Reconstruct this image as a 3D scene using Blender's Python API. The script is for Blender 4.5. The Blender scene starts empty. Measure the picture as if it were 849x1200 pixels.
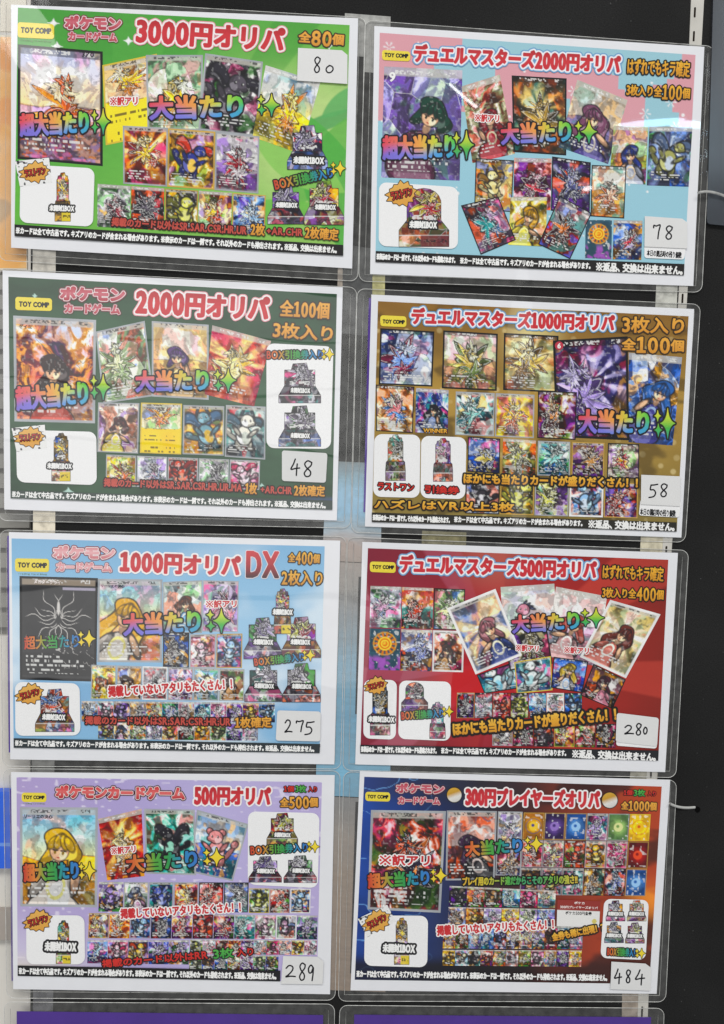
import bpy, math
import numpy as np
from mathutils import Matrix, Vector

# ------------------------------------------------------------------ camera
S = bpy.context.scene
COL = S.collection
PW, PH, FPX = 849.0, 1200.0, 950.0
RX, RY, RZ, CW = -0.0698671, -0.0467604, 0.0338243, 0.7371582     # camera pose in front of the wall
ZC = 1.40                                                        # height of the camera above the floor
def _rot():
    c, s = math.cos, math.sin
    X = np.array([[1,0,0],[0,c(RX),-s(RX)],[0,s(RX),c(RX)]])
    Y = np.array([[c(RY),0,s(RY)],[0,1,0],[-s(RY),0,c(RY)]])
    Z = np.array([[c(RZ),-s(RZ),0],[s(RZ),c(RZ),0],[0,0,1]])
    return Z @ Y @ X
RM = _rot()
M2W = np.array([[1,0,0],[0,0,-1],[0,1,0]], float)                # wall (u, v, out) -> world
cam = bpy.data.objects.new('camera', bpy.data.cameras.new('camera'))
COL.objects.link(cam)
rw = M2W @ RM
mw = Matrix.Identity(4)
for i in range(3):
    for j in range(3): mw[i][j] = rw[i][j]
mw[0][3], mw[1][3], mw[2][3] = 0, -CW, ZC
cam.matrix_world = mw
cam.data.sensor_fit = 'HORIZONTAL'; cam.data.sensor_width = 36; cam.data.lens = 36*FPX/PW
cam.data.clip_start = .01; cam.data.clip_end = 200
S.camera = cam

def wall(px, d=0.0):
    """points measured on the wall -> world, on the plane d metres in front of the board"""
    p = np.asarray(px, float).reshape(-1, 2)
    dc = np.stack([(p[:,0]-PW/2)/FPX, -(p[:,1]-PH/2)/FPX, -np.ones(len(p))], 1) @ RM.T
    t = (d-CW)/dc[:,2]
    q = dc*t[:,None]; q[:,2] += CW
    return q @ M2W.T + np.array([0, 0, ZC])

# ------------------------------------------------------------------ world, lamps, exposure
world = bpy.data.worlds.new('World'); S.world = world; world.use_nodes = True
wn = world.node_tree.nodes; bg = wn['Background']
bg.inputs[0].default_value = (.96, .98, 1, 1); bg.inputs[1].default_value = .30
S.view_settings.view_transform = 'Standard'; S.view_settings.look = 'None'
S.view_settings.exposure = -0.14; S.view_settings.gamma = 1.0
S.cycles.use_denoising = True
S.cycles.max_bounces = 8; S.cycles.transparent_max_bounces = 24
S.cycles.caustics_reflective = False; S.cycles.caustics_refractive = False

def lamp(name, loc, target, sx, sy, power, colour=(1,1,1)):
    l = bpy.data.lights.new(name, 'AREA'); l.shape = 'RECTANGLE'; l.size = sx; l.size_y = sy
    l.energy = power; l.color = colour
    o = bpy.data.objects.new(name, l); COL.objects.link(o)
    o.location = loc
    o.rotation_euler = (Vector(target)-Vector(loc)).to_track_quat('-Z', 'Y').to_euler()
    return o
def mirrored(px, py, back):
    """where a lamp `back` metres in front of the wall hangs when the clear film shows it at px, py"""
    q = wall([(px, py)])[0]; c = np.array([0, CW, ZC])
    return tuple(c+(q-c)*((back+CW)/CW))
lamp('ceiling_lamp', (0.3, -4.0, ZC+4.6), (0, 0, ZC), 5.0, 1.6, 245, (1, .985, .96))
lamp('ceiling_lamp', (-2.5, -3.0, ZC+3.4), (0, 0, ZC), 2.0, .8, 40, (1, .985, .96))
# shop window seen faintly in the films of the left-hand sheets: four panes
for k, (a, b) in enumerate(((335, 388), (392, 452), (456, 520), (525, 690), (696, 800))):
    ctr = mirrored(150, (a+b)/2, 3.0)
    h = (b-a)/FPX*CW*(3.0+CW)/CW
    w = 560/FPX*CW*(3.0+CW)/CW
    lamp('shop_window_light', ctr, (ctr[0], 0, ctr[2]), w, h, math.pi*w*h*(2.3 if k < 3 else 1.7), (1, .99, .97))
# ceiling tube caught by the film of the top right sheet
ctr = mirrored(775, 147, 2.6)
def oval(name, px, py, w, h, rot, rad, colour):
    c = mirrored(px, py, 2.6); k = CW/FPX*(2.6+CW)/CW
    o = lamp(name, c, (c[0], 0, c[2]), w*k, h*k, rad*math.pi*w*k*h*k*.785, colour)
    o.data.shape = 'ELLIPSE'; o.rotation_euler.rotate_axis('Z', math.radians(rot))
oval('tube_lamp', 764, 142, 84, 10, -3, 19, (.45, .78, 1))
oval('tube_lamp', 768, 140, 46, 5, -3, 20, (.8, .95, 1))
oval('tube_lamp', 806, 153, 50, 9, -12, 20, (.5, .8, 1))
oval('tube_lamp', 816, 156, 24, 6, -10, 22, (.8, .93, 1))
oval('shop_light', 612, 480, 34, 330, 4, 1.3, (1, .99, .96))
oval('shop_light', 500, 800, 60, 240, -12, .9, (.95, .98, 1))
oval('shop_light', 30, 40, 60, 120, 25, 5.5, (1, .99, .96))
oval('spot_lamp', 688, 213, 13, 6, 4, 20, (1, 1, 1))
ctr = mirrored(545, 106, 2.6)
o = lamp('tube_lamp', ctr, (ctr[0], 0, ctr[2]), .17, .012, .16)
o.rotation_euler.rotate_axis('Z', math.radians(-42))
c2 = mirrored(846, 184, 2.6)
lamp('tube_lamp', c2, (c2[0], 0, c2[2]), .13, .04, .35, (.7, .88, 1))
c2 = mirrored(872, 30, 2.6)
lamp('plate_fill_light', c2, (c2[0], 0, c2[2]), .16, .75, 1.5, (.9, .96, 1))  # added soft lamp, lightens the top of the grey plate

# ------------------------------------------------------------------ materials
def lin(c):
    if not isinstance(c, str): return np.asarray(c, float)
    c = c.lstrip('#')
    if len(c) == 3: c = ''.join(x*2 for x in c)
    v = np.array([int(c[i:i+2], 16) for i in (0, 2, 4)])/255
    return np.where(v <= .04045, v/12.92, ((v+.055)/1.055)**2.4)

def mat(name):
    m = bpy.data.materials.new(name); m.use_nodes = True
    return m, m.node_tree.nodes, m.node_tree.links, m.node_tree.nodes['Principled BSDF']

def world_noise(n, l, scale, detail=2):
    g = n.new('ShaderNodeNewGeometry'); t = n.new('ShaderNodeTexNoise')
    t.inputs['Scale'].default_value = scale; t.inputs['Detail'].default_value = detail
    l.new(g.outputs['Position'], t.inputs['Vector'])
    return t.outputs['Fac']

def gloss_coat(n, l, p):
    """gloss standing in for the clear front of the sleeve, slightly wavy"""
    a = world_noise(n, l, 9, 1); b = world_noise(n, l, 60, 2)
    mx = n.new('ShaderNodeMath'); mx.operation = 'MULTIPLY_ADD'; mx.inputs[1].default_value = .08
    mx.inputs[1].default_value = .0; l.new(b, mx.inputs[0]); l.new(a, mx.inputs[2])
    bp = n.new('ShaderNodeBump'); bp.inputs['Strength'].default_value = .22; bp.inputs['Distance'].default_value = .004
    l.new(mx.outputs[0], bp.inputs['Height'])
    p.inputs['Coat Weight'].default_value = 1; p.inputs['Coat Roughness'].default_value = .02
    l.new(bp.outputs[0], p.inputs['Coat Normal'])

def vcol_mat(name, coat=True, grain=.06):
    m, n, l, p = mat(name)
    a = n.new('ShaderNodeVertexColor'); a.layer_name = 'ink'
    f = world_noise(n, l, 1500, 2)
    r = n.new('ShaderNodeMapRange'); r.inputs['From Min'].default_value = .3; r.inputs['From Max'].default_value = .7
    r.inputs['To Min'].default_value = 1-grain; r.inputs['To Max'].default_value = 1+grain
    l.new(f, r.inputs['Value'])
    mu = n.new('ShaderNodeVectorMath'); mu.operation = 'SCALE'
    l.new(a.outputs['Color'], mu.inputs[0]); l.new(r.outputs[0], mu.inputs['Scale'])
    l.new(mu.outputs[0], p.inputs['Base Color'])
    p.inputs['Roughness'].default_value = .6; p.inputs['Specular IOR Level'].default_value = .2
    if coat: gloss_coat(n, l, p)
    return m
INK = vcol_mat('sleeved_print')
INK_DRY = vcol_mat('dry_print', False)

def plain(name, c, rough=.6, spec=.3, noise=0, nscale=200, coat=False, bump=0, metal=0):
    m, n, l, p = mat(name)
    c = lin(c)
    p.inputs['Roughness'].default_value = rough; p.inputs['Specular IOR Level'].default_value = spec
    p.inputs['Metallic'].default_value = metal
    if noise:
        f = world_noise(n, l, nscale, 3)
        mx = n.new('ShaderNodeMix'); mx.data_type = 'RGBA'
        mx.inputs['A'].default_value = (*np.clip(c*(1-noise), 0, 1), 1); mx.inputs['B'].default_value = (*np.clip(c*(1+noise), 0, 1), 1)
        r = n.new('ShaderNodeMapRange'); r.inputs['From Min'].default_value = .3; r.inputs['From Max'].default_value = .7
        l.new(f, r.inputs['Value']); l.new(r.outputs[0], mx.inputs['Factor'])
        l.new(mx.outputs['Result'], p.inputs['Base Color'])
        if bump:
            bp = n.new('ShaderNodeBump'); bp.inputs['Strength'].default_value = bump; bp.inputs['Distance'].default_value = .0008
            l.new(f, bp.inputs['Height']); l.new(bp.outputs[0], p.inputs['Normal'])
    else:
        p.inputs['Base Color'].default_value = (*c, 1)
    if coat: gloss_coat(n, l, p)
    return m

def clear(name, tint, body, body_colour, gloss_rough=.05, fres=1.5):
    """clear plastic: transparent, a share of milky body, mirror gloss by Fresnel"""
    m, n, l, p = mat(name); n.remove(p)
    out = n['Material Output']
    tr = n.new('ShaderNodeBsdfTransparent'); tr.inputs[0].default_value = (*lin(tint), 1)
    df = n.new('ShaderNodeBsdfDiffuse'); df.inputs[0].default_value = (*lin(body_colour), 1)
    gl = n.new('ShaderNodeBsdfGlossy'); gl.inputs['Roughness'].default_value = gloss_rough
    f = world_noise(n, l, 130, 3)
    r = n.new('ShaderNodeMapRange'); r.inputs['From Min'].default_value = .3; r.inputs['From Max'].default_value = .7
    r.inputs['To Min'].default_value = body*.6; r.inputs['To Max'].default_value = body*1.4
    l.new(f, r.inputs['Value'])
    m1 = n.new('ShaderNodeMixShader'); l.new(r.outputs[0], m1.inputs[0]); l.new(tr.outputs[0], m1.inputs[1]); l.new(df.outputs[0], m1.inputs[2])
    f0 = n.new('ShaderNodeFresnel'); f0.inputs[0].default_value = fres
    bk = n.new('ShaderNodeNewGeometry'); fr = n.new('ShaderNodeMath'); fr.operation = 'MULTIPLY'
    iv = n.new('ShaderNodeMath'); iv.operation = 'SUBTRACT'; iv.inputs[0].default_value = 1
    l.new(bk.outputs['Backfacing'], iv.inputs[1]); l.new(f0.outputs[0], fr.inputs[0]); l.new(iv.outputs[0], fr.inputs[1])
    a = world_noise(n, l, 14, 2)
    bp = n.new('ShaderNodeBump'); bp.inputs['Strength'].default_value = .25; bp.inputs['Distance'].default_value = .004
    l.new(a, bp.inputs['Height']); l.new(bp.outputs[0], gl.inputs['Normal'])
    m2 = n.new('ShaderNodeMixShader'); l.new(fr.outputs[0], m2.inputs[0]); l.new(m1.outputs[0], m2.inputs[1]); l.new(gl.outputs[0], m2.inputs[2])
    l.new(m2.outputs[0], out.inputs['Surface'])
    return m

PAPER = plain('white_paper', '#e9eaee', .65, .25, .015, 60, coat=True)
STICKER = plain('white_sticker', '#e0e0df', .6, .3, .01, 80)
PURPLE = plain('purple_paper', '#4a2a8c', .6, .3, .08, 30, coat=True)
def felt():
    m, n, l, p = mat('black_board_felt')
    f = world_noise(n, l, 900, 3); w = world_noise(n, l, 7, 4); k = world_noise(n, l, 420, 0)
    r = n.new('ShaderNodeMapRange'); r.inputs['From Min'].default_value = .3; r.inputs['From Max'].default_value = .7
    r.inputs['To Min'].default_value = .008; r.inputs['To Max'].default_value = .017; l.new(f, r.inputs['Value'])
    r2 = n.new('ShaderNodeMapRange'); r2.inputs['From Min'].default_value = .35; r2.inputs['From Max'].default_value = .7
    r2.inputs['To Min'].default_value = .8; r2.inputs['To Max'].default_value = 1.5; l.new(w, r2.inputs['Value'])
    r3 = n.new('ShaderNodeMapRange'); r3.inputs['From Min'].default_value = .80; r3.inputs['From Max'].default_value = .88
    r3.inputs['To Max'].default_value = .06; l.new(k, r3.inputs['Value'])
    a = n.new('ShaderNodeMath'); a.operation = 'MULTIPLY_ADD'; l.new(r.outputs[0], a.inputs[0]); l.new(r2.outputs[0], a.inputs[1]); l.new(r3.outputs[0], a.inputs[2])
    c = n.new('ShaderNodeCombineColor')
    for q in range(3): l.new(a.outputs[0], c.inputs[q])
    l.new(c.outputs[0], p.inputs['Base Color']); p.inputs['Roughness'].default_value = .9; p.inputs['Specular IOR Level'].default_value = .2
    bp = n.new('ShaderNodeBump'); bp.inputs['Strength'].default_value = .5; bp.inputs['Distance'].default_value = .0008
    l.new(f, bp.inputs['Height']); l.new(bp.outputs[0], p.inputs['Normal'])
    return m
BOARD = felt()
FILM = clear('clear_film', '#fdfdfd', .05, '#c9c9c6', .05, 1.4)
EDGE = clear('film_edge', '#ffffff', .7, '#e4e4e0', .15)
WELD = clear('film_weld', '#ffffff', .55, '#d4d4d0', .15)
TAPE = clear('frosted_tape', '#dddddd', .55, '#c4c4c0', .3)
SMOKE = clear('smoky_tape', '#bbbbbb', .22, '#a9aaac', .2)

# ------------------------------------------------------------------ objects
def thing(name, label, cat, loc, group=None):
    o = bpy.data.objects.new(name, None); COL.objects.link(o); o.location = tuple(loc)
    o.empty_display_size = .02
    return tag(o, label, cat, group)
def tag(o, label, cat, group=None, kind=None):
    if label: o['label'] = label; o['category'] = cat
    if group: o['group'] = group
    if kind: o['kind'] = kind
    return o
def mesh_obj(name, V, F, m, parent=None, colours=None, smooth=False):
    """V world coordinates, F (n,4) or (n,3) array or a list of polygons"""
    V = np.asarray(V, float)
    if parent is not None:
        org = np.array(parent.location if parent.parent is None else np.array(parent.location)+np.array(parent.parent.location))
    else:
        org = np.array([(V[:,0].min()+V[:,0].max())/2, V[:,1].max(), V[:,2].min()])
    me = bpy.data.meshes.new(name)
    if isinstance(F, np.ndarray):
        k = F.shape[1]; nf = len(F)
        me.vertices.add(len(V)); me.vertices.foreach_set('co', (V-org).astype(np.float32).ravel())
        me.loops.add(nf*k); me.loops.foreach_set('vertex_index', F.astype(np.int32).ravel())
        me.polygons.add(nf); me.polygons.foreach_set('loop_start', (np.arange(nf)*k).astype(np.int32))
        me.polygons.foreach_set('loop_total', np.full(nf, k, np.int32))
        me.update(calc_edges=True)
    else:
        me.from_pydata((V-org).tolist(), [], F); me.update()
    if colours is not None:
        a = me.color_attributes.new('ink', 'FLOAT_COLOR', 'POINT')
        c = np.ones((len(V), 4), np.float32); c[:,:3] = np.clip(colours, .003, .95)
        a.data.foreach_set('color', c.ravel())
    if smooth: me.polygons.foreach_set('use_smooth', np.ones(len(me.polygons), bool))
    me.materials.append(m)
    o = bpy.data.objects.new(name, me); COL.objects.link(o)
    if parent is not None: o.parent = parent
    else: o.location = tuple(org)
    return o

def sub(parent, name, *a, **k): return mesh_obj(name, *a, parent=parent, **k)

def slab(name, px, d0, d1, m, parent=None, colours=None):
    """closed sheet between depths d0 (back) and d1 (front) over an outline measured on the wall"""
    px = np.asarray(px, float)
    a, b = wall(px, d1), wall(px, d1)
    b = b.copy(); b[:,1] += d1-d0
    n = len(px); V = np.vstack([a, b])
    F = [list(range(n))[::-1], list(range(n, 2*n))] + [[i, (i+1) % n, n+(i+1) % n, n+i] for i in range(n)]
    return mesh_obj(name, V, F, m, parent, colours)

def rounded(q, r, k=6):
    """rounded outline of a quad TL TR BR BL; r in photo units or four of them"""
    q = np.asarray(q, float); out = []
    rr = [r]*4 if np.isscalar(r) else r
    for i in range(4):
        p, a, b = q[i], q[i-1], q[(i+1) % 4]
        u = (a-p)/np.linalg.norm(a-p); v = (b-p)/np.linalg.norm(b-p); R = rr[i]
        if R <= 0: out.append(p); continue
        c = p+(u+v)*R
        for t in np.linspace(0, math.pi/2, k):
            out.append(c-v*R*math.cos(t)-u*R*math.sin(t))
    return np.array(out)

def tube(name, pts, rad, m, parent=None, closed=False, sides=6, flat=1.0):
    P = np.asarray(pts, float); n = len(P)
    V = []; F = []
    for i in range(n):
        a = P[(i-1) % n] if (closed or i) else P[i]; b = P[(i+1) % n] if (closed or i < n-1) else P[i]
        t = b-a; t /= np.linalg.norm(t)+1e-12
        e1 = np.array([0, -1., 0]); e1 = e1-t*e1.dot(t); e1 /= np.linalg.norm(e1)+1e-12
        e2 = np.cross(t, e1)
        for s in range(sides):
            an = 2*math.pi*s/sides
            V.append(P[i]+rad*(e1*math.cos(an)*flat+e2*math.sin(an)))
    for i in range(n if closed else n-1):
        for s in range(sides):
            j = (i+1) % n
            F.append([i*sides+s, i*sides+(s+1) % sides, j*sides+(s+1) % sides, j*sides+s])
    if not closed:
        F.append(list(range(sides))); F.append([(n-1)*sides+s for s in range(sides)][::-1])
    return mesh_obj(name, V, F, m, parent, smooth=True)

# ------------------------------------------------------------------ procedural pictures (noise, no images)
def noise(rng, U, V, f, fy=None):
    fx = int(max(2, round(f))); fy = int(max(2, round(fy or f)))
    L = rng.random((fy, fx))
    x = U*fx; y = V*fy
    i = np.floor(x).astype(int); j = np.floor(y).astype(int)
    a = x-i; b = y-j; a = a*a*(3-2*a); b = b*b*(3-2*b)
    i0 = i % fx; i1 = (i+1) % fx; j0 = j % fy; j1 = (j+1) % fy
    return (L[j0,i0]*(1-a)+L[j0,i1]*a)*(1-b)+(L[j1,i0]*(1-a)+L[j1,i1]*a)*b
def fbm(rng, U, V, f, o=3, asp=1.4):
    s = 0; w = 0
    for k in range(o):
        s = s+noise(rng, U, V, f*2**k, f*2**k*asp)*.55**k; w += .55**k
    return s/w
def sm(x, a, b): t = np.clip((x-a)/(b-a), 0, 1); return t*t*(3-2*t)
def mix(A, B, t): return A+(B-A)*t[...,None]
def level(n, g=1.0):
    """noise spread to an even 0..1"""
    return .5+.5*np.tanh((n-n.mean())/(n.std()+1e-6)*g)
def tones(stops, t):
    c = np.array(stops); t = np.clip(t, 0, 1)*(len(c)-1)
    i = np.minimum(t.astype(int), len(c)-2); f = (t-i)[...,None]
    return c[i]*(1-f)+c[i+1]*f
INKY = np.array([.012, .012, .016]); LIGHT = np.array([.82, .82, .8])

def ell(x, y, cx, cy, rx, ry, rot=0.):
    c, s = math.cos(rot), math.sin(rot)
    a = ((x-cx)*c+(y-cy)*s)/rx; b = (-(x-cx)*s+(y-cy)*c)/ry
    return (np.hypot(a, b)-1)*min(rx, ry)
def cel(A, f, x, y, col, e, ink=1.0, shade=.55):
    """flat colour with one shadow tone and an ink line"""
    d = f(x, y); d2 = f(x+.035, y+.045)
    body = mix(np.ones(x.shape+(3,))*col*shade, col, 1-sm(d2, -.03, -.02))
    body = mix(body, np.clip(col*1.2+.1, 0, .9), 1-sm(f(x-.05, y-.06), -.075, -.06))
    A = mix(A, body, 1-sm(d, -e, e))
    return mix(A, INKY, (1-sm(np.abs(d), e*.6, e*2.2))*.85*ink)

def backdrop(U, V, asp, c, rng, npx, style):
    x, y = U-.5, (V-.5)*asp
    q1 = fbm(rng, U, V, 2, 3, asp); q2 = fbm(rng, U, V, 3, 3, asp)
    u, v = U+.3*(q1-.5), V+.3*(q2-.5)
    fine = level(fbm(rng, u, v, max(4, npx/8), 3, asp), 1.0)
    pal = [c[1]*.2, c[1]*.8, c[0], c[4], LIGHT]
    ACC = [lin(h) for h in ('2c6cc8', 'c83038', 'e8b030', '7c3cb0', '1c9c94', '4ca83c', 'e86c28', 'e85c98')]
    e1, e2 = ACC[rng.integers(8)], ACC[rng.integers(8)]
    if style == 0:                                         # shards
        n = rng.integers(14, 26); P = rng.uniform([-.6, -.6*asp], [.6, .6*asp], (n, 2)); tn = rng.random(n)
        d1 = np.full(U.shape, 9.); d2 = d1.copy(); T = np.zeros(U.shape)
        for (px, py), t in zip(P, tn):
            d = np.hypot((x-px)*(1+.8*t), y-py)
            m = d < d1; d2 = np.where(m, d1, np.minimum(d2, d)); T = np.where(m, t, T); d1 = np.where(m, d, d1)
        A = tones(pal, np.clip(T*.8+.28*(fine-.5)+.12, 0, 1)); A = mix(A, LIGHT if rng.random() < .5 else INKY, (1-sm(d2-d1, .004, .016))*.6)
    elif style == 1:                                       # rays from a bright middle
        r = np.hypot(x, y+.1); th = np.arctan2(y+.1, x)/6.2832+.5
        n = level(noise(rng, th, r*.3, 26, 4), 1.1)
        A = tones(pal, np.clip(.75-r*.8+.55*(n-.5)+.2*(fine-.5), 0, 1))
    elif style == 2:                                       # sky, hill and ground
        A = tones([c[0], c[0]*.6+c[4]*.4, c[4]], np.clip(V*1.7, 0, 1))
        A = mix(A, LIGHT, sm(fbm(rng, U, V, 3, 4, asp), .52, .6)*.8*(V < .6))
        for k, h in enumerate((.5, .62, .74)):
            hill = V-h-.12*(noise(rng, U, U*0+.2+k*.3, 4, 3)-.5)
            A = mix(A, c[1]*(1.3-.35*k)*(.6+.8*fine)[...,None], sm(hill, -.004, .006)); A = mix(A, INKY, (1-sm(np.abs(hill), .003, .01))*.5)
        sp = level(noise(rng, U, V, npx/3, npx*asp/3), 1.2); A = mix(A, c[2], (sp > .93)*(V > .66)*.6)
    else:                                                  # brushwork
        r = level(fbm(rng, u, v, 4.5, 4, asp), 1.0)
        A = tones(pal, np.clip(.2+.58*r+.34*(fine-.5)*2, 0, 1))
        A = mix(A, INKY, (1-sm(np.abs(fbm(rng, u, v, 5, 2, asp)-.5), .006, .02))*.6)
    m = fbm(rng, u, v, 3.5, 3, asp)
    k = .55 if npx < 60 else .3
    A = mix(A, e1*(.35+1.1*fine)[...,None], sm(m, .56, .62)*k); A = mix(A, e2*(.3+1.0*fine)[...,None], (1-sm(m, .36, .42))*k)
    A = A*(.82+.3*(fine > .5))[...,None]
    return A, fine

def critter(A, U, V, asp, c, rng, e):
    """a made-up animal: body, limbs, tail, head, ears or horns"""
    sgn = rng.choice([-1, 1]); k = rng.uniform(.85, 1.2); ro = rng.uniform(-.35, .35)
    x0, y0 = (U-.5-rng.uniform(-.06, .06))*sgn/k, (V-.5)*asp/k
    x, y = x0*math.cos(ro)+y0*math.sin(ro), -x0*math.sin(ro)+y0*math.cos(ro)
    hx, hy, hr = rng.uniform(-.16, .02), rng.uniform(-.3, -.18), rng.uniform(.1, .16)
    kind = rng.integers(0, 4)
    if kind in (1, 3):
        for q in (0, 1):
            a = rng.uniform(-1.2, -.4); A = cel(A, lambda X, Y: np.maximum(ell(X, Y, .22-.36*q, -.14, .3, .16, a*(1-2*q)), -ell(X, Y, .3-.52*q, .0, .2, .15, a*(1-2*q))), x, y, c[3], e)
    ta = rng.uniform(.2, 1.0)
    A = cel(A, lambda X, Y: np.minimum(ell(X, Y, .26, .12, .2, .05, -ta), ell(X, Y, .36, .12-.2*ta, .09, .07, -ta)), x, y, c[2]*.8, e)
    for lx, ly, a in ((-.12, .3, .1), (.12, .31, -.1)): A = cel(A, lambda X, Y: np.minimum(ell(X, Y, lx, ly-.04, .07, .13, a), ell(X, Y, lx-.03, ly+.06, .09, .045)), x, y, c[2]*.85, e)
    A = cel(A, lambda X, Y: ell(X, Y, 0, .09, .17, .22, .2), x, y, c[2], e)
    A = mix(A, np.clip(c[4]*.9, 0, .9), 1-sm(ell(x, y, -.04, .13, .09, .14, .2), -e, e))
    for ax, ay, a in ((-.2, .02, .7), (.15, .0, -.9)): A = cel(A, lambda X, Y: ell(X, Y, ax, ay, .13, .045, a), x, y, c[2], e)
    if kind == 0:
        for q in (-1, 1): A = cel(A, lambda X, Y: ell(X, Y, hx+q*hr*.9, hy-hr*.75, hr*.5, hr*.5), x, y, c[2], e)
    elif kind == 1:
        for q in (-1, 1): A = cel(A, lambda X, Y: ell(X, Y, hx+q*hr*.8, hy-hr*1.25, hr*.2, hr*.75, -q*.4), x, y, c[3], e)
    elif kind == 2:
        for q in range(4): A = cel(A, lambda X, Y: ell(X, Y, hx+hr*(.1+.45*q), hy-hr*(1.1-.25*q), hr*.2, hr*.5, .5+.4*q), x, y, c[3], e)
    A = cel(A, lambda X, Y: np.minimum(ell(X, Y, hx, hy, hr*1.05, hr), ell(X, Y, hx-hr*.7, hy+hr*.3, hr*.6, hr*.45)), x, y, c[2], e)
    for q in (-.55, .3):
        A = mix(A, INKY, 1-sm(ell(x, y, hx+q*hr, hy-hr*.05, hr*.14, hr*.2), -e, e)); A = mix(A, LIGHT, 1-sm(ell(x, y, hx+q*hr-.01, hy-hr*.12, hr*.06, hr*.07), -e, e))
    return A
def spiky(A, U, V, asp, c, rng, e, fine):
    """a made-up armoured shape of spikes and plates"""
    ox, oy, tilt = rng.uniform(-.12, .12), rng.uniform(-.08, .08), rng.uniform(0, 1)
    for k, (R, col, mx, my) in enumerate(((.52, c[3]*.8, 0, 0), (.44, c[2], .0, .05), (.26, c[4]*.8, rng.uniform(-.15, .15), -.16), (.3, c[3], rng.uniform(-.2, .2), .18), (.16, c[2], -.02, -.2), (.09, c[4], 0, -.2))):
        x, y = U-.5-ox-mx, (V-.5-oy-my)*asp*rng.uniform(.7, 1.1)
        r = np.hypot(x, y); th = np.mod(np.arctan2(y, x)/6.2832+.5+tilt+.12*r*k, 1)
        n = int(rng.integers(15, 27)); H = rng.uniform(.3, 1., n)**1.3; H[::2] *= .45
        i = np.floor(th*n).astype(int) % n; f = th*n-np.floor(th*n)
        d = (r-R*(H[i]*(1-f)+H[(i+1) % n]*f))*.6
        T = rng.random(n)[i]
        A = mix(A, col*(.25+1.0*T+.35*(f > .5))[...,None]*(.7+.6*fine)[...,None], 1-sm(d, -e, e))
        A = mix(A, INKY, (1-sm(np.abs(d), e*.5, e*1.6))*.8); A = mix(A, LIGHT, (1-sm(np.abs(d+.025), e*.4, e*1.2))*.6)
    return A
def figure(A, U, V, asp, c, rng, e):
    """a made-up person, bust length: hair, face, clothes"""
    sgn = rng.choice([-1, 1]); k = rng.uniform(.72, 1.15); ro = rng.uniform(-.4, .4); hl = rng.uniform(.35, 1.1); hw = rng.uniform(.7, 1.25); arm = rng.uniform(-1.4, .4)
    xa, ya = (U-.5-rng.uniform(-.1, .1))*sgn/k, (V-.5-rng.uniform(-.02, .1))*asp/k
    x, y = xa*math.cos(ro)+ya*math.sin(ro), -xa*math.sin(ro)+ya*math.cos(ro)
    w = .04*np.sin(y*14+rng.uniform(0, 6)); xh = x+w
    hair = c[3]; skin = lin('f0c8aa')
    A = cel(A, lambda X, Y: np.minimum(ell(X+.04*np.sin(Y*14), Y, 0, -.2, .2, .19), np.minimum(ell(X+.05*np.sin(Y*12), Y, -.17*hw, -.2+.28*hl, .1*hw, .3*hl, .15), ell(X+.05*np.sin(Y*12), Y, .18*hw, -.2+.24*hl, .09*hw, .28*hl, -.2))), x, y, hair*.8, e)
    A = cel(A, lambda X, Y: np.minimum(ell(X, Y, 0, .36, .2, .28), ell(X, Y, .02, .62, .34, .26)), x, y, c[2], e)
    A = cel(A, lambda X, Y: ell(X, Y, -.2, .3, .07, .19, .5), x, y, c[2]*.85, e); A = cel(A, lambda X, Y: ell(X, Y, .22, .2, .055, .18, arm), x, y, skin, e)
    A = cel(A, lambda X, Y: ell(X, Y, 0, .03, .05, .08), x, y, skin*.85, e, .3)
    A = mix(A, c[4], (1-sm(np.abs(ell(x, y, 0, .3, .1, .14)), .012, .02)))
    A = cel(A, lambda X, Y: ell(X, Y, -.01, -.13, .115, .13), x, y, skin, e, .7, .85)
    for q in (-.06, .035):
        A = mix(A, c[3]*.3, 1-sm(ell(x, y, q, -.1, .016, .024), -e, e)); A = mix(A, INKY, 1-sm(np.abs(ell(x, y, q, -.125, .024, .008)), 0, e*1.5))
    A = mix(A, lin('b05048'), 1-sm(ell(x, y, -.015, -.04, .018, .008), -e, e))
    for q, a in ((-.09, .6), (-.03, .25), (.04, -.3), (.1, -.6)): A = cel(A, lambda X, Y: ell(X, Y, q, -.24+.3*abs(q), .05, .1, a), x, y, hair, e, .7)
    return A

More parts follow.
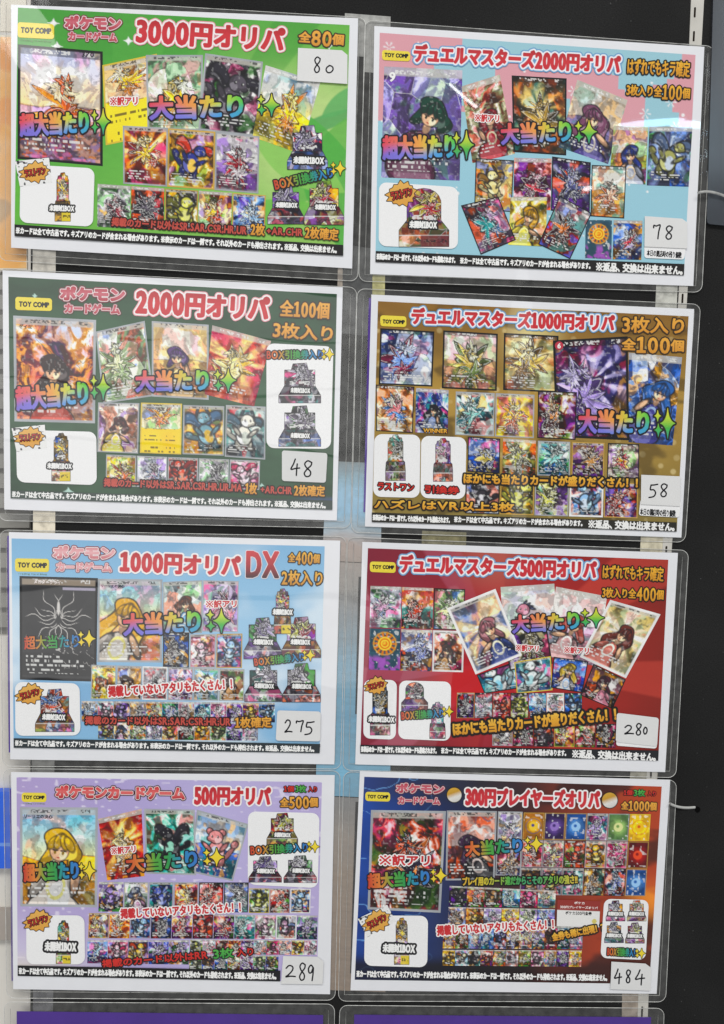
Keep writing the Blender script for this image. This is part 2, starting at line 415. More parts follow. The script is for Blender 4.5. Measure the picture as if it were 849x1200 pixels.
def picture_field(U, V, asp, c, kind, rng, npx, border='n', words=True, force=None):
    """an invented picture in the card's own colours: a backdrop, a made-up figure, name line and rules text"""
    shp = U.shape+(3,)
    e = max(.006, .55/npx)
    if kind == 'l':
        q1 = fbm(rng, U, V, 2, 3, asp); q2 = fbm(rng, U, V, 2, 3, asp)
        u, v = U+.5*(q1-.5), V+.5*(q2-.5)
        A = mix(np.ones(shp)*c[0], c[1], fbm(rng, u, v, 4, 3)*.6)
        x, y = np.abs(U-.5), (V-.42)*asp                      # mirrored white line drawing: plumes and ribs
        for k in range(9):
            a = -1.5+k*.36; L = .16+.1*math.sin(k*2.1)
            px = x*math.cos(a)+y*math.sin(a); py = -x*math.sin(a)+y*math.cos(a)-.12*px*math.sin(k)
            A = mix(A, c[2], (1-sm(np.abs(py-.03*np.sin(px*22+k)), .002, .006))*sm(px, .03, .06)*(1-sm(px, L+.12, L+.2)))
        n1 = fbm(rng, u, v, 6, 3, asp)
        A = mix(A, c[2], (1-sm(np.abs(n1-.5), .003, .010))*sm(V, .55, .62)*(1-sm(V, .86, .9))*.8)
        A = mix(A, c[2], (1-sm(ell(U-.5, (V-.3)*asp, 0, 0, .02, .09), -.004, .004))); A = mix(A, lin('9a8c7c'), 1-sm(V, .075, .085)); A = mix(A, lin('b8b0c8'), (V > .1)*(V < .125)*(U > .55)*.8)
    elif kind in 'es':
        cy = .5 if kind == 'e' else .36
        fine = level(fbm(rng, U, V, max(4, npx/8), 3, asp), 1.0); sp = level(noise(rng, U, V, npx/3, npx*asp/3), 1.1)
        rr = np.hypot(U-.5, (V-cy)*asp); th = np.arctan2((V-cy)*asp, U-.5)
        A = mix(np.ones(shp)*c[0], c[1], sm(rr, .1, .55))*(.7+.6*fine)[...,None]
        A = mix(A, LIGHT, (sp > .95)*.6)
        A = mix(A, c[3], (1-sm(np.abs(rr-.36), .01, .03))*.6)
        A = mix(A, c[2], 1-sm(rr, .2, .24)); A = mix(A, c[3], 1-sm(np.hypot(U-.47, (V-cy+.03)*asp), .05, .1))
        if kind == 's':
            A = mix(A, c[2], (1-sm(rr, .3, .44))*(.5+.5*np.cos(th*14)))
            A = mix(A, c[3], (1-sm(np.abs(rr-.2), .01, .035))); A = mix(A, c[3], (1-sm(np.abs(rr-.11), .01, .03)))
            A = mix(A, c[4]*(.5+fine)[...,None], sm(V, .6, .75)*sm(fine, .3, .6))
    else:
        style = {'r': 1, 't': 2}.get(kind, int(rng.choice([0, 1, 2, 3] if kind in 'fd' else [0, 1, 2, 2, 3])))
        if force is not None: style = force
        A, fine = backdrop(U, V, asp, c, rng, npx, style)
        if kind == 'p': A = figure(A, U, V, asp, c, rng, e)
        elif kind == 'd': A = spiky(A, U, V, asp, c, rng, e, fine)
        elif kind in 'ft':
            if kind == 't': A = spiky(A, U, np.clip(V*1.7+.02, 0, 1.6), asp, c, rng, e, fine)
            elif rng.random() < .4: A = critter(A, U, V, asp, c, rng, e)
            else: A = spiky(A, U, V, asp, c, rng, e, fine)
        else: A = spiky(A, U, V, asp, c, rng, e, fine)
        sp = level(noise(rng, U, V, npx/2.6, npx*asp/2.6), 1.1)
        g = 1.0 if npx < 40 else .45
        A = mix(A, LIGHT, (sp > .955)*.4*g); A = mix(A, INKY, (sp < .05)*.4*g)
        if kind == 't':
            tb = sm(V, .5, .515); A = mix(A, c[1]*(.9+.2*noise(rng, U, V, 3))[...,None], tb)
            row = np.floor(V*13)
            A = mix(A, INKY, (np.abs(V*13-row-.5) < .22)*(noise(rng, U, row*.37, npx/2.2, 31) > .5)*(U > .1)*(U < .85)*(row % 3 != 1)*tb*.75)
    if kind not in 'l':
        gr = A.mean(-1, keepdims=True); A = np.clip(gr+1.22*(A-gr), .004, .9); A = A*np.clip(.84+.4*A, 0, 1.1)
    if words and kind not in 'es':
        if kind != 'l': A = mix(A, A*.25+lin('d8d4ca')*.65 if border not in 'k' else A*.3, (1-sm(V, .075, .082))*.9)
        dash = noise(rng, U, V, npx/1.6, npx*asp/1.4) > .5
        A = mix(A, INKY if border not in 'kn' else LIGHT, dash*(V > .024)*(V < .06)*(U > .14)*(U < .62)*.8); A = mix(A, INKY if border not in 'kn' else LIGHT, dash*(V > .024)*(V < .06)*(U > .78)*(U < .9)*.8)
        if kind != 't':
            row = np.floor(V*24)
            A = mix(A, A*.4, sm(V, .72, .75)*.6*(V < .95))
            A = mix(A, LIGHT, (np.abs(V*24-row-.5) < .24)*(noise(rng, U, row*.37, npx/2.0, 31) > .5)*(U > .08)*(U < .55+.35*np.sin(row*2.1)**2)*(V > .75)*(V < .93)*.75)
    return A

def art(nx, ny, pal, kind, seed, border):
    rng = np.random.default_rng(seed)
    U, V = np.meshgrid(np.linspace(0, 1, nx), np.linspace(0, 1, ny))
    asp = ny/nx
    c = [lin(x) for x in pal.split(',')]
    while len(c) < 5: c.append(c[len(c)-2])
    A = picture_field(U, V, asp, c, kind[0], rng, nx/1.3, border, True, int(kind[1]) if len(kind) > 1 else None)
    b = {'n': None, 's': 'a9adb2', 'k': '141416', 'g': 'c9a24a', 'w': 'ecebea', 'y': 'e0c33c'}[border]
    if b:
        wd = .035 if border != 'w' else .055
        e = np.minimum(np.minimum(U, 1-U), np.minimum(V, 1-V)*asp)
        A = mix(A, lin(b)*(.85+.3*noise(rng, U, V, 5))[...,None], 1-sm(e, wd*.75, wd*1.1))
    return A

def grid_faces(nx, ny):
    i = np.arange(ny-1)[:,None]*nx+np.arange(nx-1)[None]
    i = i.ravel()
    return np.stack([i, i+nx, i+nx+1, i+1], 1)
def quad_px(q, nx, ny):
    q = np.asarray(q, float)
    U, V = np.meshgrid(np.linspace(0, 1, nx), np.linspace(0, 1, ny))
    U = U[...,None]; V = V[...,None]
    return ((q[0]*(1-U)+q[1]*U)*(1-V)+(q[3]*(1-U)+q[2]*U)*V).reshape(-1, 2)
def picture(parent, name, q, A, d, m=None):
    ny, nx = A.shape[:2]
    return mesh_obj(name, wall(quad_px(q, nx, ny), d), grid_faces(nx, ny), m or INK, parent, A.reshape(-1, 3))
def size_of(q):
    q = np.asarray(q, float)
    return (np.linalg.norm(q[1]-q[0])+np.linalg.norm(q[2]-q[3]))/2, (np.linalg.norm(q[3]-q[0])+np.linalg.norm(q[2]-q[1]))/2
SEED = [11]
def card(parent, q, kind, pal, border, d):
    w, h = size_of(q); SEED[0] += 1
    nx, ny = max(12, int(w*1.3)), max(14, int(h*1.3))
    return picture(parent, 'card_picture', q, art(nx, ny, pal, kind, SEED[0], border), d)

# ------------------------------------------------------------------ lettering
GLYPH = {}
def load_glyphs(chars):
    tmp = []
    for ch in sorted(set(chars)):
        c = bpy.data.curves.new('glyph', 'FONT'); c.body = ch; c.resolution_u = 3
        o = bpy.data.objects.new('glyph', c); COL.objects.link(o); tmp.append((ch, o))
    dg = bpy.context.evaluated_depsgraph_get(); dg.update()
    for ch, o in tmp:
        me = o.evaluated_get(dg).to_mesh()
        cnt = {}
        for p in me.polygons:
            vs = list(p.vertices)
            for a, b in zip(vs, vs[1:]+vs[:1]):
                k = (min(a, b), max(a, b)); cnt[k] = cnt.get(k, 0)+1
        co = np.array([v.co[:2] for v in me.vertices]) if len(me.vertices) else np.zeros((0, 2))
        GLYPH[ch] = np.array([[*co[a], *co[b]] for (a, b), n in cnt.items() if n == 1]).reshape(-1, 4)
    X = [(.5+a*math.cos(t)-b*math.sin(t), .37+a*math.sin(t)+b*math.cos(t)) for t in (0.785398+k*1.570796 for k in range(4)) for a, b in ((.028, -.028), (.5, -.028), (.5, .028))]
    mark = [np.hstack([np.array(X), np.roll(np.array(X), -1, 0)])]
    for dx, dy in ((.36, 0), (-.36, 0), (0, .36), (0, -.36)):
        P = np.array([(.5+dx+.06*math.cos(t), .37+dy+.06*math.sin(t)) for t in np.linspace(0, 6.2832, 9)[:-1]]); mark.append(np.hstack([P, np.roll(P, -1, 0)]))
    GLYPH['※'] = np.vstack(mark)
    P = np.array([(.23, 0), (.33, 0), (.33, .72), (.24, .72), (.06, .6), (.06, .52), (.23, .6)]); P[:2,1] = 0
    P = np.array([(.06, 0), (.46, 0), (.46, .08), (.32, .08), (.32, .70), (.23, .70), (.07, .62), (.07, .55), (.22, .59), (.22, .08), (.06, .08)])
    GLYPH['1'] = np.hstack([P, np.roll(P, -1, 0)])
    for ch, o in tmp:
        c = o.data; bpy.data.objects.remove(o); bpy.data.curves.remove(c)
def layout(runs):
    """runs [(text, scale)] -> segments in em, y down, and for each glyph its x range"""
    x = 0; out = []
    for t, s in runs:
        for ch in t:
            g = GLYPH.get(ch)
            if ch == ' ' or g is None or len(g) == 0: x += .3*s; continue
            g = g.copy()
            if ord(ch) > 0x2000:
                adv = 1.0; gx = 0
                if ch in '、。': adv = .75
            else:
                x0 = min(g[:,0].min(), g[:,2].min()); x1 = max(g[:,0].max(), g[:,2].max())
                gx = .07-x0; adv = x1-x0+.14
            if ch.isalnum() and ord(ch) < 128:
                g[:,[1,3]] = (g[:,[1,3]]-.345)*1.2+.36
            g[:,[0,2]] = (g[:,[0,2]]+gx)*s+x
            g[:,[1,3]] = .38-((g[:,[1,3]]-.35)*s+.35)
            out.append(g); x += adv*s
    g = np.vstack(out)
    X0 = min(g[:,0].min(), g[:,2].min()); X1 = max(g[:,0].max(), g[:,2].max())
    Y0 = min(g[:,1].min(), g[:,3].min()); Y1 = max(g[:,1].max(), g[:,3].max())
    g[:,[0,2]] = (g[:,[0,2]]-X0)/(X1-X0); g[:,[1,3]] = (g[:,[1,3]]-Y0)/(Y1-Y0)
    return g

def sdf(segs, x0, y0, nx, ny, h, R, filled=True):
    D = np.full((ny, nx), R, float); T = np.zeros((ny, nx+1), int)
    gx = x0+np.arange(nx)*h; gy = y0+np.arange(ny)*h
    for ax, ay, bx, by in segs:
        i0 = max(0, int((min(ax, bx)-R-x0)/h)); i1 = min(nx, int((max(ax, bx)+R-x0)/h)+2)
        j0 = max(0, int((min(ay, by)-R-y0)/h)); j1 = min(ny, int((max(ay, by)+R-y0)/h)+2)
        if i0 < i1 and j0 < j1:
            X = gx[None,i0:i1]; Y = gy[j0:j1,None]
            dx, dy = bx-ax, by-ay; q = dx*dx+dy*dy+1e-12
            t = np.clip(((X-ax)*dx+(Y-ay)*dy)/q, 0, 1)
            W = D[j0:j1,i0:i1]
            np.minimum(W, np.hypot(X-ax-t*dx, Y-ay-t*dy), out=W)
        if filled and ay != by:
            lo, hi = min(ay, by), max(ay, by)
            js = np.nonzero((gy >= lo) & (gy < hi))[0]
            if len(js):
                xc = ax+(gy[js]-ay)/(by-ay)*(bx-ax)
                ii = np.clip(np.ceil((xc-x0)/h).astype(int), 0, nx)
                T[js, ii] += 1
    if filled:
        ins = (np.cumsum(T, 1)[:,:nx] % 2) == 1
        D[ins] *= -1
    return D

def ramp(stops, t):
    c = np.array([lin(s) for s in stops]); t = np.clip(t, 0, 1)*(len(c)-1)
    i = np.minimum(t.astype(int), len(c)-2) if len(c) > 1 else np.zeros(t.shape, int)
    if len(c) == 1: return np.broadcast_to(c[0], t.shape+(3,)).copy()
    f = (t-i)[...,None]
    return c[i]*(1-f)+c[i+1]*f

def sdf_mesh(parent, name, segs, L, H, to_px, fill, bold, outlines, d, cell, filled=True, m=None):
    """flat lettering: one mesh, colours by distance from the stroke edge. outlines [(offset, colour)] from inside out"""
    out = outlines[-1][0] if outlines else bold
    R = out+3*cell
    x0, y0 = -R, -R
    nx, ny = int((L+2*R)/cell)+2, int((H+2*R)/cell)+2
    D = sdf(segs, x0, y0, nx, ny, cell, R, filled)
    X, Y = np.meshgrid(x0+np.arange(nx)*cell, y0+np.arange(ny)*cell)
    A = fill(np.clip(X/L, 0, 1), np.clip(Y/H, 0, 1))
    prev = bold; k = cell*.55
    for off, col in outlines:
        A = mix(A, lin(col), sm(D, prev-k, prev+k)); prev = off
    act = D < out
    keep = act[:-1,:-1] | act[1:,:-1] | act[:-1,1:] | act[1:,1:]
    gy, gx = np.gradient(D, cell)
    gl = np.hypot(gx, gy)+1e-6
    mv = np.where(D > out, np.clip(D-out, 0, 1.5*cell), 0)
    P = np.stack([X-gx/gl*mv, Y-gy/gl*mv], -1).reshape(-1, 2)
    F = grid_faces(nx, ny)[keep.ravel()]
    if len(F) == 0: return None
    used = np.unique(F); idx = np.full(nx*ny, -1); idx[used] = np.arange(len(used))
    return mesh_obj(name, wall(to_px(P[used]), d), idx[F], m or INK, parent, A.reshape(-1, 3)[used])

def solid(*stops): return lambda x, y: ramp(stops, y)
def hgrad(*stops): return lambda x, y: ramp(stops, x)
def rain(x, y):
    a = ramp(['e0455a', 'e8765a', 'efa44a', 'c8d83c', '52c84a'], x)
    b = ramp(['7a6ad0', '7f78dc', '7088e0', '4fa0e0', '3aa8c8'], x)
    return mix(a, b, sm(y+.12*np.sin(x*9), .3, .95))
RAIN_H = hgrad('c8402c', 'e08438', '58a83c', '2f9a50', '2a8cc0', '3a78c8')
RED = solid('b8242e', 'd2323a', 'cc2c38')
GOLD = solid('f0b040', 'e6a23c', 'd6922e')
BRICK = solid('c04a3c', 'cc5246')
WHITE = solid('f4f4f2')
STYLE = {   # fill, bold share of height, outlines as shares of height, smallest first
 'title':  (RED, .058, [(.115, 'f6f2f2'), (.15, 'e59aa4')]),
 'titleb': (RED, .055, [(.125, 'f4f4f8'), (.185, '6fa4d0')]),
 'titlew': (RED, .058, [(.135, 'f6f2f2')]),
 'logo':   (solid('b83c4c', 'cc6674', 'b03444'), .075, [(.12, 'f2e6e6'), (.19, '742c38')]),
 'logop':  (solid('d8848c', 'eab0b4', 'cc7078'), .075, [(.12, 'f6ecec'), (.19, '8c444e')]),
 'logof':  (solid('d03038', 'e06a68', 'b82830'), .075, [(.115, 'f2e6e6'), (.18, '4a2426')]),
 'count':  (GOLD, .03, [(.11, '3a2a1c')]),
 'countk': (solid('f0b830', 'e8a428', 'd09020'), .02, [(.10, '1a1512')]),
 'slogan': (rain, .045, [(.11, '151018')]),
 'sloganh':(RAIN_H, .045, [(.115, '141414')]),
 'sloganp':(RAIN_H, .02, [(.05, '2c2c2c')]),
 'box':    (RAIN_H, .03, [(.14, '20201c')]),
 'brick':  (BRICK, .035, [(.16, '2c1512')]),
 'bright': (solid('d83028', 'c82820'), .035, [(.15, '1c100e')]),
 'green':  (solid('58b84c', '3a9a40'), .03, [(.12, '14201a')]),
 'redw':   (solid('c8282e', 'd03034'), .045, [(.14, 'fbf6f4')]),
 'goldk':  (solid('f2c048', 'e8aa30', 'd89428'), .04, [(.19, '1e1712')]),
 'goldn':  (solid('eecb5c', 'e2b448'), .03, [(.14, '40301c')]),
 'foot':   (WHITE, .045, []),
 'label':  (WHITE, .05, [(.24, '17171a')]),
 'black':  (solid('1a1a1c'), .02, []),
 'badge':  (solid('141414'), .075, []),
 'faint':  (solid('6a8a58'), .0, []),
 'burst':  (solid('c02c20', 'a82418'), .04, [(.12, '2a1810')]),
 'play':   (hgrad('e8b83a', 'd8c838', '58b04c', '40a878', '78b840', 'e8c848'), .03, [(.16, '15140e')]),
 'bandw':  (solid('f4e8e4'), .03, []),
 'dx':     (solid('d03a40', 'b02a34', '4a2028'), .05, [(.075, 'efe6ea')]),
}
def text(parent, s, x0, y0, x1, y1, h, style, d, name, m=None):
    """one line of lettering from the left middle (x0, y0) to the right middle (x1, y1), ink height h"""
    runs = [(s, 1)] if isinstance(s, str) else s
    g = layout(runs).copy()
    outs = STYLE[style][2]
    L = math.hypot(x1-x0, y1-y0); o = (outs[-1][0] if outs else STYLE[style][1])*h
    x0, y0, x1, y1 = x0+(x1-x0)*o/L*.6, y0+(y1-y0)*o/L*.6, x1-(x1-x0)*o/L*.6, y1-(y1-y0)*o/L*.6
    L -= 1.2*o; h0 = h; h -= .9*o
    g[:,[0,2]] *= L; g[:,[1,3]] *= h
    fill, b, outs = STYLE[style]
    ux, uy = (x1-x0)/L, (y1-y0)/L
    def to_px(P): return np.stack([x0+P[:,0]*ux-(P[:,1]-h/2)*uy, y0+P[:,0]*uy+(P[:,1]-h/2)*ux], 1)
    cell = .5 if h > 19 else (.38 if h > 9.5 else .27)
    return sdf_mesh(parent, name, g, L, h, to_px, fill, b*h0, [(o*h0, c) for o, c in outs], d, cell, m=m)

def polygon_segs(P): P = np.asarray(P, float); return np.hstack([P, np.roll(P, -1, 0)])
def star_pts(cx, cy, rx, ry, n=10):
    out = []
    for k in range(4):
        a = math.pi/2*k-math.pi/2
        p = np.array([math.cos(a)*rx, math.sin(a)*ry]); q = np.array([math.cos(a+math.pi/2)*rx, math.sin(a+math.pi/2)*ry])
        for t in np.linspace(0, 1, n, endpoint=False):
            b = (1-t)**2*p+2*t*(1-t)*(p+q)*.14+t*t*q
            out.append((cx+b[0], cy+b[1]))
    return out
def sparkle(parent, x, y, rx, ry, d, yellow=False):
    """three four-pointed stars, a large one and two small ones on its left"""
    L, H = rx*3, ry*2
    segs = np.vstack([polygon_segs(star_pts(rx*2, ry, rx, ry)), polygon_segs(star_pts(rx*.62, ry*.5, rx*.42, ry*.36)), polygon_segs(star_pts(rx*.7, ry*1.45, rx*.5, ry*.42))])
    f = solid('f4e03c', 'f0d030') if yellow else solid('f0dc3c', 'b8d83c', '4cb848', '3aa890')
    return sdf_mesh(parent, 'sparkle', segs, L, H, lambda P: P+np.array([x-rx*2, y-ry]), f, .3, [(max(1.0, ry*.13), '20241a')], d, .33)
def shape(parent, name, P, fill, d, bold=0, outlines=(), cell=.5):
    P = np.asarray(P, float); o = P.min(0); L, H = P.max(0)-o
    return sdf_mesh(parent, name, polygon_segs(P-o), L, H, lambda q: q+o, fill, bold, list(outlines), d, cell)

def box_picture(parent, x0, y0, x1, y1, pal, d, slim=False, label=None, tilt=0, arch=False):
    """an unopened display box: raised header with a picture, lower tray standing forward"""
    w, h = x1-x0, y1-y0
    hd = .12 if not slim else 0.08
    tl = .0
    if slim:
        P = [(.2, .14), (.24, .07), (.36, .06), (.4, .01), (.6, .0), (.66, .06), (.78, .07), (.8, .14), (.84, .15), (.84, .56), (.92, .6), (.95, .77), (.95, 1), (.05, 1), (.05, .77), (.08, .6), (.16, .56), (.16, .15)]
    elif arch:
        P = [(.16, .25)]+[(.5-.34*math.cos(t), .25-.25*math.sin(t)) for t in np.linspace(.15, math.pi-.15, 9)]+[(.84, .25), (.84, .55), (1, .72), (1, 1), (0, 1), (0, .72), (.16, .55)]
    else:
        P = [(.14, .2), (.3, .2), (.34, .05), (.66, .03), (.7, .2), (.86, .2), (.86, .58), (1, .82), (1, 1), (0, 1), (0, .82), (.14, .58)]
    c = [lin(x) for x in pal.split(',')]
    SEED[0] += 1
    rng = np.random.default_rng(SEED[0])
    def fill(x, y):
        cc = [c[0], c[2], c[1], c[0], c[1]]
        A = picture_field(x, np.clip(y/.6, 0, 1), h/w*.6, cc, 'd', rng, w, 'n', False, 0)
        B, _ = backdrop(x, np.clip((y-.6)/.4, 0, 1), h/w*.4, cc, rng, w, 0)
        A = mix(A, B*.5, sm(y, .585, .6)); A = mix(A, B+.02, sm(y, .8, .815))          # open top, then the tray's front
        A = mix(A, LIGHT, (1-sm(np.abs(y-.81), .006, .014))*.7); A = mix(A, INKY, (1-sm(np.abs(y-.59), .006, .016))*.8)
        A = mix(A, LIGHT, (np.abs(y-.5) < .045)*(noise(rng, x, y, w/2, h/1.5) > .42)*(x > .26)*(x < .74)*.8)
        A = mix(A, INKY, (np.abs(y-.92) < .035)*(noise(rng, x, y, w/1.8, h/1.5) > .48)*(x > .3)*(x < .9)*.7)
        if len(c) > 3: A = mix(A, c[3], sm(y, .8, .82)*sm(x, .42, .45)*.9); A = mix(A, INKY, (np.abs(y-.9) < .03)*(x > .5)*(noise(rng, x, y, w/1.8, h/1.5) > .5)*.8)
        return A
    o = shape(parent, 'box_picture', [(x0+a*w, y0+b*h) for a, b in P], fill, d, 0, [(.5, '2a2630')], .5)
    if label:
        lx0, ly, lx1, lh = label
        text(o, '未開封1BOX', lx0, ly, lx1, ly+(lx1-lx0)*.03, lh, 'label', d+.00002, 'box_text')
    return o

def burst(parent, x, y, rx, ry, rot, d, white=None):
    """jagged orange burst saying ラストワン, some on a small white card"""
    root = None
    if white is not None:
        q = np.array(white, float)
        def fw(a, b):
            r = np.random.default_rng(5); A = np.ones(a.shape+(3,))*lin('eeeeec')
            e = np.hypot(a-.5, b-.5); n = fbm(r, a, b, 12, 1)
            return mix(A, lin('2a2a30'), sm(n, .74, .8)*sm(e, .33, .42))
        w, h = size_of(q)
        nx, ny = int(w*1.6), int(h*1.6)
        U, V = np.meshgrid(np.linspace(0, 1, nx), np.linspace(0, 1, ny))
        root = picture(parent, 'burst_card', q, fw(U, V), d)
    cr, sr = math.cos(rot), math.sin(rot); rx, ry = rx*1.1, ry*1.1
    P = []
    n = 26
    for k in range(n):
        a = 2*math.pi*k/n; r = (1.0+.12*math.sin(k*2.3)) if k % 2 == 0 else .8
        p = (math.cos(a)*rx*r, math.sin(a)*ry*r)
        P.append((x+p[0]*cr-p[1]*sr, y+p[0]*sr+p[1]*cr))
    b = shape(root or parent, 'burst', P, solid('e8b458', 'e0a040'), d+.00001, 0, [(.9, '2c2014')], .4) if root is None else None
    if root is not None:
        b = shape(root, 'burst', P, solid('e8b458', 'e0a040'), d+.00001, 0, [(.9, '2c2014')], .4)
        text(root, 'ラストワン', x-rx*.72*cr, y-rx*.72*sr, x+rx*.72*cr, y+rx*.72*sr, ry*.75, 'burst', d+.00002, 'burst_text')
    else:
        text(b, 'ラストワン', x-rx*.72*cr, y-rx*.72*sr, x+rx*.72*cr, y+rx*.72*sr, ry*.75, 'burst', d+.00002, 'burst_text')

def panel(parent, q, r, d, colour='f3f3f3'):
    return shape(parent, 'picture_panel', rounded(q, r), solid(colour), d, 0, [], .7)

# handwritten digits, strokes in a unit box
PEN = {
 '0': [[(.5,.05),(.15,.3),(.05,.65),(.3,.97),(.7,.9),(.95,.55),(.85,.2),(.5,.05),(.4,.08)]],
 '2': [[(.05,.25),(.35,.03),(.7,.12),(.7,.4),(.35,.75),(.02,.97),(.5,.92),(.98,.95)]],
 '4': [[(.5,.0),(.3,.3),(.02,.62),(.5,.58),(.98,.55)],[(.72,.3),(.66,.65),(.62,1.0)]],
 '5': [[(.28,.05),(.2,.4),(.55,.42),(.75,.65),(.55,.92),(.05,1.0)],[(.28,.06),(.6,.05),(.98,.0)]],
 '7': [[(.0,.22),(.05,.05),(.4,.1),(.95,.03),(.75,.5),(.62,1.0)]],
 '8': [[(.85,.1),(.5,.0),(.2,.18),(.35,.42),(.75,.68),(.7,.93),(.35,1.0),(.15,.8),(.4,.55),(.8,.3),(.88,.1)]],
 '9': [[(.85,.2),(.5,.02),(.12,.22),(.2,.5),(.55,.48),(.85,.18),(.8,.6),(.66,1.0)]],
}
def smooth_line(P, n=5):
    P = np.array(P, float); out = []
    for i in range(len(P)-1):
        p0, p1, p2, p3 = P[max(i-1, 0)], P[i], P[i+1], P[min(i+2, len(P)-1)]
        for t in np.linspace(0, 1, n, endpoint=False):
            out.append(.5*((2*p1)+(-p0+p2)*t+(2*p0-5*p1+4*p2-p3)*t*t+(-p0+3*p1-3*p2+p3)*t**3))
    out.append(P[-1]); return np.array(out)
def sticker(label, outline, digits, d):
    px = np.array(outline, float)
    base = wall([(px[:,0].mean(), px[:,1].max())], d)[0]
    t = thing('count_sticker', label, 'sticker', base, 'handwritten count stickers')
    slab('sticker_paper', px, d, d+.00025, STICKER, t)
    segs = []
    for ch, x0, y0, x1, y1 in digits:
        for st in PEN[ch]:
            p = smooth_line(st)*[x1-x0, y1-y0]+[x0, y0]
            segs.append(np.hstack([p[:-1], p[1:]]))
    g = np.vstack(segs); o = np.array([min(g[:,0].min(), g[:,2].min()), min(g[:,1].min(), g[:,3].min())])
    g = g-[*o, *o]
    sdf_mesh(t, 'handwritten_number', g, max(g[:,0].max(), g[:,2].max()), max(g[:,1].max(), g[:,3].max()), lambda P: P+o, solid('16161a'), .62, [(.85, '3a3a40')], d+.00029, .3, False, INK_DRY)
    return t

# ------------------------------------------------------------------ the wall and what is fixed to it
slab('wall', [(-420, -420), (1270, -420), (1270, 1620), (-420, 1620)], -.62, -.60, plain('pale_shop_wall', '#cfcac2', .8, .2, .06, 6))['kind'] = 'structure'
tag(slab('black_board', [(36, -60), (960, -60), (960, 1290), (36, 1290)], -.012, 0, BOARD), 'matte black felt board behind all the hanging sheets', 'board')

def strip(name, label, cat, px, d0, d1, m, group=None):
    return tag(slab(name, px, d0, d1, m), label, cat, group)

WHITE_POST = plain('white_painted_post', '#c9c6be', .5, .4, .08, 40)
METAL = plain('dark_grey_metal', '#3c4046', .16, .7, .12, 12)
PP = [(813, -60), (829, -60), (806, 345), (788, 640), (771, 890), (756, 1290), (744, 1290), (759, 890), (777, 640), (796, 345)]
t = thing('upright_post', 'slim off-white slotted upright post running down behind the right ends of the sheets', 'post', wall([(750, 1290)], 0)[0])
slab('post_face', PP, .0002, .0010, WHITE_POST, t)
SLOT = plain('slot_shadow', '#241d16', .9, .1)
for y in (-20, 8, 36, 64, 318, 344, 616, 640, 900, 1180):
    x = np.interp(y, [-60, 345, 640, 890, 1290], [818, 800.5, 781.5, 764, 749]); slab('slot', rounded([(x-1, y), (x+1.2, y), (x+.6, y+12), (x-1.6, y+12)], .8, 4), .0008, .00115, SLOT, t)
strip('metal_plate', 'glossy dark grey plate at the top right corner beside the upright post', 'plate',
      rounded([(838, -60), (960, -60), (960, 275), (829, 262)], [2, 2, 2, 4]), .0002, .0030, METAL)
TAPES = [
 ([(404.5, 15), (458, 19), (457, 86), (426.5, 84), (426.5, 66), (403, 65)], 'c2c2be', .62, 'frosted tape patch between the tops of the green and the pastel sheets'),
 ([(399, 285), (437, 291), (436, 394), (396, 390)], 'a4a6a6', .13, 'smoky tape patch where the four upper sheets meet'),
 ([(437, 300), (452, 301), (451, 352), (436.5, 351)], 'c9c48a', .8, 'yellowish tape tab between the pastel and the brown sheet, left end'),
 ([(396.5, 298), (402, 298.5), (401.5, 348), (395.5, 347)], 'b3a79a', .8, 'narrow tan tape tab under the right end of the green sheet'),
 ([(38.5, 280), (65.5, 281), (65, 335), (38, 334)], 'cfcabf', .85, 'pale tape tab between the bright green and the dark green sheet'),
 ([(39, 575), (65, 576), (64.5, 640), (38.5, 639)], 'efe5cf', .92, 'cream tape tab between the dark green and the sky blue sheet'),
 ([(37.5, 880), (64, 881), (63.5, 915), (37, 914)], '8f8f8c', .6, 'grey tape tab between the sky blue and the lavender sheet'),
 ([(39, 1150), (62.5, 1150), (62, 1195), (38.5, 1195)], '85858a', .45, 'grey tape tab under the left end of the lavender sheet'),
 ([(770, 325), (795, 327), (793, 372), (768, 371)], 'cfcfc6', .85, 'pale tape tab between the pastel and the brown sheet, right end'),
 ([(752, 618), (784, 620), (782, 660), (750, 659)], 'ddd5bb', .85, 'cream tape tab between the brown and the red sheet, right end'),
 ([(740, 893), (772, 895), (770, 925), (738, 924)], 'b3af9f', .8, 'grey-beige tape tab between the red and the navy sheet, right end'),
 ([(730, 1150), (757, 1151), (756, 1200), (729, 1199)], 'b3a698', .8, 'beige tape tab under the right end of the navy sheet'),
 ([(495, 622), (547, 624), (546, 650), (494, 649)], 'a39c74', .5, 'faint yellowish tape tab under the middle of the brown sheet'),
]
for k, (px, c, body, lab) in enumerate(TAPES):
    strip('tape_tab', lab, 'tape', px, .0003+.00001*k, .0005+.00001*k, clear('tape_film', '#e8e8e8', body, '#'+c, .3), 'tape tabs behind the sheets')
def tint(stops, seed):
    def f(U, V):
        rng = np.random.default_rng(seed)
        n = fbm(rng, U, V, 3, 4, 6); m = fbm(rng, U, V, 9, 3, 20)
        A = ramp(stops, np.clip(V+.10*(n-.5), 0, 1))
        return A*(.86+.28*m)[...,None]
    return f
SHEEN = vcol_mat('reflection_strip', True, .05)  # room reflections in the seam, painted as vertex colours on strips
